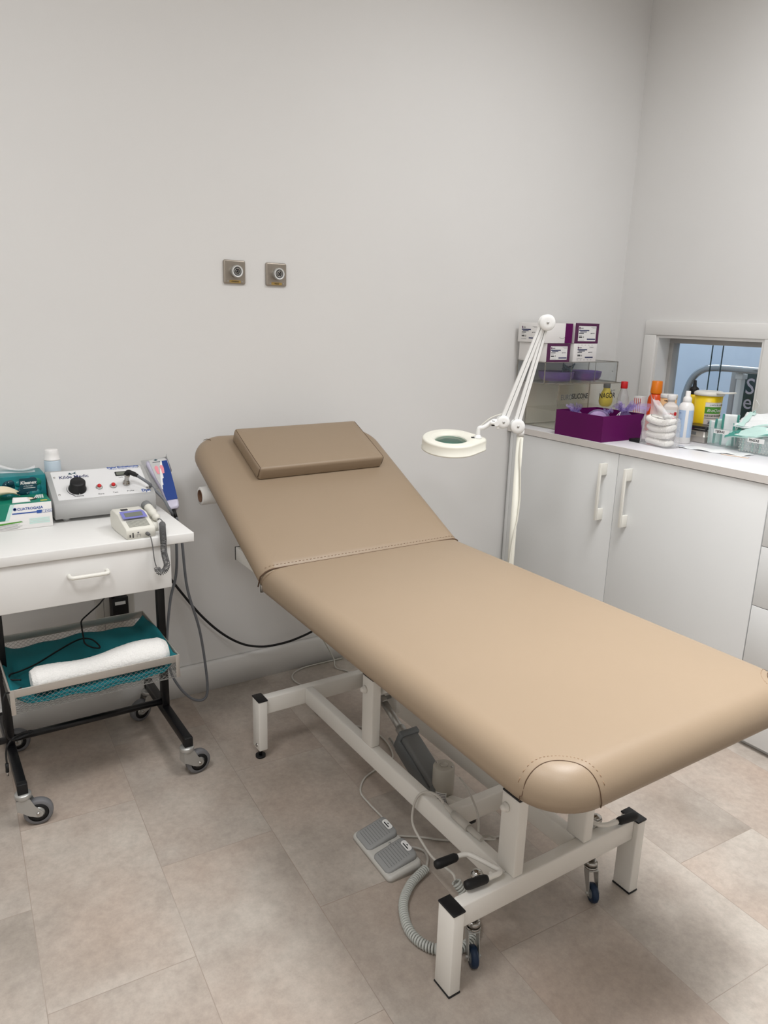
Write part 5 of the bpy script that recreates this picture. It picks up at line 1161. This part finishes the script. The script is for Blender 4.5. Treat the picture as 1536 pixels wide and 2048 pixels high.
for k in range(6):
    y = 1.826 - .0195 * k
    pouch((2.82 + .012 * (k % 3) + .01, y, Z0 + .004), .056 + .008 * (k % 2), .098 + .010 * ((k * 5) % 4), math.radians(8 - 5 * k + 7 * (k % 2)), math.radians(-62 + 9 * (k % 3)), 'mint' if k % 3 == 1 else 'pouch_white', 'mint_dark' if k % 2 else 'mint', ('green' if k % 3 == 1 else 'white') + ' pouch standing in the left bin, ' + places[k], 'pouches standing in the left bin', .006, .002)
tilt = [(2.80, 1.60, Z0 + .052, .0), (2.835, 1.575, Z0 + .072, .25), (2.86, 1.60, Z0 + .092, -.2)]
for k, (x, y, z, a) in enumerate(tilt):
    def fn(u, v, x=x, y=y, z=z, a=a, k=k):
        px, py = (u - .5) * .30, (v - .5) * .10
        return (x + py * math.cos(a) - px * math.sin(a) * .6, y - px * math.cos(a) * .9, z + .010 * math.sin(3.5 * u + k * 1.3) + .005 * math.sin(11 * u + 7 * v + k) + .004 * math.sin(19 * v - 8 * u + 2 * k) + .045 * u * (.6 + .25 * k) - .006 + .050 * v)
    o = P('pouch_white' if k else 'mint').grid(fn, 30, 16, True, .0025).build('sterile_pouch', None, (x, y, z), label=['pale green pouch lying in the right bin, lowest of three', 'white pouch with green edge over right bin, middle of three', 'white pouch lying highest of three over the right bin'][k], category='pouch', group='pouches lying on the right bin')
    p = P('mint_dark' if k != 2 else 'mint'); p.grid(lambda u, v: V(*fn(.04 + .1 * u, v)) + V(0, 0, .0032), 4, 8); p.grid(lambda u, v: V(*fn(u, .05 * v)) + V(0, 0, .0032), 24, 2); p.keep = True; p.build('seal', o)
for k in range(4):
    pouch((2.785 + .010 * (k % 2), 1.645 - .036 * k, Z0 + .004), .058, .066 + .006 * (k % 2), math.radians(3 - 4 * k), math.radians(-66 + 8 * (k % 2)), 'pouch_white', 'mint', 'white pouch standing in the front of the right bin, ' + ['nearest the left end', 'second from the left', 'third from the left', 'nearest the right end'][k], 'pouches standing in the right bin', .004, .002)
# face mask
mk = P('mint'); mo_ = V(2.978, 1.885, Z0 + .062)
def mfn(u, v):
    return (mo_.x - .012 * math.sin(PI * u) + .01 * v, mo_.y - .125 * u - .015 * v * (1 - u), mo_.z - .05 + .06 * u + .068 * v * (.35 + .75 * u) + .0022 * math.sin(v * 5 * 2 * PI))
mk.grid(mfn, 16, 30, True, .0015); mk = mk.build('face_mask', None, tuple(mo_), label='pale green pleated face mask standing behind the left bin', category='face mask')
P('pouch_white').tube(catmull([mfn(.98, .98), V(*mfn(.98, .98)) + V(0, -.012, .022), V(*mfn(.98, .98)) + V(0, .004, .044)], 6), .0011, 5).build('ear_loop', mk)
p = P('mint_dark'); p.tube([V(*mfn(.04 + .92 * k / 10, .965)) + V(-.0012, 0, 0) for k in range(11)], .0012, 5); p.build('nose_wire', mk)

# bag of cotton pads
cb = thing('cotton_bag', 'clear plastic bag of white cotton pads at worktop front', 'cotton bag', (2.575, 1.90, CT))
CB = Matrix.Translation((2.572, 1.903, Z0)) @ Matrix.Rotation(math.radians(-8), 4, 'Z')
def sq(w, d, r, n=5): return rrect(-d / 2, d / 2, -w / 2, w / 2, r, 0, n)
def even(l, n=84):
    q = [Vector((a[0], a[1])) for a in l]; q.append(q[0]); d = [0]
    for a, b in zip(q, q[1:]): d.append(d[-1] + (b - a).length)
    out_ = []; m_ = 0
    for i in range(n):
        s_ = d[-1] * i / n
        while d[m_ + 1] < s_: m_ += 1
        f_ = (s_ - d[m_]) / max(1e-9, d[m_ + 1] - d[m_]); c_ = q[m_].lerp(q[m_ + 1], f_); out_.append((c_.x, c_.y))
    return out_
for k in range(4):
    z0 = .004 + .0285 * k; p = P('cotton')
    p.loft([[(x + .004 * math.sin(9 * y + k), y + .004 * (k % 2), z0 + z + .010 * ((y / .065) ** 2 - .5) * min(k, 1.5) / 1.5 + .003 * math.sin(26 * y + 2 * k) * q + .004 * math.sin(40 * x)) for x, y in even(sq(.130 - 2 * i_, .056 - 2 * i_, .02))] for i_, z, q in ((.022, .001, .5), (.012, .0015, .5), (.005, .004, .6), (.001, .008, .7), (0, .0135, .8), (.001, .019, .9), (.005, .0235, 1), (.012, .0262, 1), (.022, .027, 1))], True, CB)
    p.build('cotton_layer', cb)
p = P('clear_bag'); L_ = []
for i_, z, sh in ((.004, 0, 0), (0, .003, 0), (-.002, .03, 0), (.001, .06, 0), (-.001, .09, 0), (.003, .118, .002)):
    L_.append([(x + .0025 * math.sin(60 * y + z * 80), y + sh + .002 * math.sin(90 * x + z * 60), z) for x, y in sq(.148 - 2 * i_, .076 - 2 * i_, .012, 6)])
p.loft(L_, False, CB); p.loft([L_[0], [(a, b, .0005) for a, b, _ in L_[0]]], True, CB); p.build('bag', cb)
p = P('bag_film'); p.grid(lambda u, v: CB @ V(.008 * math.sin(5 * u + 3 * v), .070 - .128 * u * (1 - .55 * v) + .012 * v - .0, .112 + .098 * v * (1 - .45 * u) + .006 * math.sin(9 * u)), 14, 10); p.grid(lambda u, v: CB @ V(.014 + .006 * math.sin(7 * u + 2 * v), .066 - .120 * u * (1 - .55 * v) + .012 * v, .112 + .084 * v * (1 - .6 * u) + .005 * math.sin(8 * u)), 14, 10); p.build('bag_neck', cb)
P('label_white').grid(lambda u, v: CB @ V(-.03 + .004 * u, -.035 - .035 * u, .112 + .016 * v + .006 * u), 4, 2, True, .0006).build('paper_tag', cb)
# flat things on the worktop
P('soft_black').box((2.548, 1.985, Z0), (2.60, 2.035, Z0 + .012), .003).build('black_case', None, (2.574, 2.01, CT), label='small flat black case between purple box and cotton bag', category='case')
def pk(u, v): return (2.600 + .075 * v + .055 * u + .004 * math.sin(8 * u), 1.862 - .262 * u - .012 * v, Z0 + .0012 + .006 * math.sin(PI * u) * math.sin(PI * v) + .0024 * math.sin(17 * u + 5 * v) + .0024)
o = P('pouch_white').grid(pk, 36, 12, True, .0012).build('flat_pouch', None, (2.65, 1.75, CT), label='long white sealed pouch lying flat at the worktop front', category='pouch')
p = P('ink_blue'); p.grid(lambda u, v: V(*pk(.045 + .03 * u, .12 + .30 * v)) + V(0, 0, .0009), 2, 2); p.grid(lambda u, v: V(*pk(.10 + .02 * u, .18 + .2 * v)) + V(0, 0, .0009), 2, 2); p.keep = True; p.build('printed_mark', o)
P('paper').use('peach').box((-.05, -.008, 0), (.05, .008, .0012), Mx=Matrix.Translation((2.648, 1.615, Z0)) @ Matrix.Rotation(math.radians(100), 4, 'Z')).use('paper').box((-.05, -.0075, .0012), (.05, .008, .0016), Mx=Matrix.Translation((2.648, 1.615, Z0)) @ Matrix.Rotation(math.radians(100), 4, 'Z')).build('paper_slip', None, (2.648, 1.615, CT), label='thin paper slip with orange edge beside the long white pouch', category='paper')

# ------------------------------------------------------------------ beyond the hatch: corridor with chrome rail and sign
p = P('chrome').tube(catmull([(3.6, 2.54, .02), (3.6, 2.54, .6), (3.6, 2.537, 1.03), (3.6, 2.53, 1.11), (3.6, 2.505, 1.18), (3.6, 2.455, 1.228), (3.6, 2.37, 1.248), (3.6, 2.15, 1.249), (3.6, 1.9, 1.249), (3.6, 1.6, 1.249)], 8), .0185, 16)
p.tube([(3.6, 2.54, 0), (3.6, 2.54, .03)], .03, 16); p = p.build('chrome_rail', None, (3.6, 2.3, 0), label='bent chrome rail seen through the hatch glass', category='rail')
P('zinc').cyl((3.6, 2.350, 1.2485), (3.6, 2.342, 1.2485), .0195, n=24).build('joint_ring', p)
p = P('white_metal').box((3.61, 2.228, 0), (3.645, 2.256, 1.245), .003).box((3.605, 2.222, 1.2), (3.65, 2.262, 1.225), .002); p.build('white_post', None, (3.63, 2.24, 0), label='slim white upright post behind the window, beside the green sign', category='post')
p = P('alu').box((3.70, 2.318, 0), (3.735, 2.345, 1.24), .003); p.build('metal_post', None, (3.71, 2.33, 0), label='grey metal post behind the window, left of the white post', category='post')
sg = thing('notice_board', 'dark green sign with pale letters seen through the hatch', 'sign', (3.8, 2.2, 0))
P('sign_green').box((3.80, 2.05, .55), (3.815, 2.335, 1.232), .002).build('panel', sg)
SF = frame((3.7995, 2.318, 0), (0, -1, 0), (0, 0, 1)); p = P('sign_letter').text('Sala', .118, SF @ Matrix.Translation((0, 1.114, 0)), bold=.0004); p.text('espera', .110, SF @ Matrix.Translation((-.002, 1.036, 0)), bold=.0004); p.build('lettering', sg)
P('alu').box((3.805, 2.10, 0), (3.812, 2.12, .55)).box((3.805, 2.27, 0), (3.812, 2.29, .55)).build('stand', sg)
p = P('device_grey').box((3.715, 2.02, 0), (3.76, 2.192, 2.1), .004); p.build('door_post', None, (3.74, 2.10, 0), label='wide grey upright at the right behind the hatch glass', category='post')

# ------------------------------------------------------------------ camera
f, pit, rol, yaw = 1486.654, math.radians(14.6398552), math.radians(1.71837761), math.radians(33.2392589)
fw = V(math.sin(yaw) * math.cos(pit), math.cos(yaw) * math.cos(pit), -math.sin(pit)); rt = V(math.cos(yaw), -math.sin(yaw), 0); up = rt.cross(fw)
ca_, sa_ = math.cos(rol), math.sin(rol)
A_, B_ = rt * ca_ + up * sa_, up * ca_ - rt * sa_
cam = bpy.data.cameras.new('camera'); co = bpy.data.objects.new('camera', cam); COL.objects.link(co)
mw = Matrix((A_, B_, -fw)).transposed().to_4x4(); mw.translation = V(0, 0, 1.45); co.matrix_world = mw
cam.sensor_fit = 'VERTICAL'; cam.sensor_height = 36; cam.sensor_width = 27; cam.lens = f / 2048 * 36; cam.clip_start = .05
SC.camera = co

# ------------------------------------------------------------------ light
def area(name, loc, sx, sy, power, col=(1, 1, 1), rot=(0, 0, 0), spread=180):
    l = bpy.data.lights.new(name, 'AREA'); l.shape = 'RECTANGLE'; l.size = sx; l.size_y = sy; l.energy = power; l.color = col; l.spread = math.radians(spread)
    o = bpy.data.objects.new(name, l); COL.objects.link(o); o.location = loc; o.rotation_euler = rot; return o
COOL = (.985, .99, 1.0)
area('ceiling_panel_light', (1.25, 0.65, HC - .02), .6, .6, 14, COOL, spread=100)
area('ceiling_panel_light', (1.6, 0.9, HC - .02), .6, .6, 6.0, COOL, spread=70)
area('ceiling_panel_light', (0.1, -0.5, HC - .02), .6, .6, 21, COOL, spread=170)
area('ceiling_panel_light', (-0.4, 0.9, HC - .02), .6, .6, 23, COOL, spread=165)
area('ceiling_panel_light', (2.1, 1.2, HC - .02), .6, .6, 20, COOL, spread=165)
area('corridor_light', (3.9, 2.9, HC - .02), .9, 2.4, 40, (.82, .91, 1.0))
w = bpy.data.worlds.new('world'); SC.world = w; w.use_nodes = True
w.node_tree.nodes['Background'].inputs['Color'].default_value = (.8, .85, .9, 1); w.node_tree.nodes['Background'].inputs['Strength'].default_value = .3
vs = SC.view_settings; SC.display_settings.display_device = 'sRGB'; vs.view_transform = 'Standard'; vs.look = 'None'; vs.gamma = 1; vs.use_curve_mapping = False; vs.exposure = 0.0
SC.cycles.max_bounces = 8; SC.cycles.transparent_max_bounces = 16
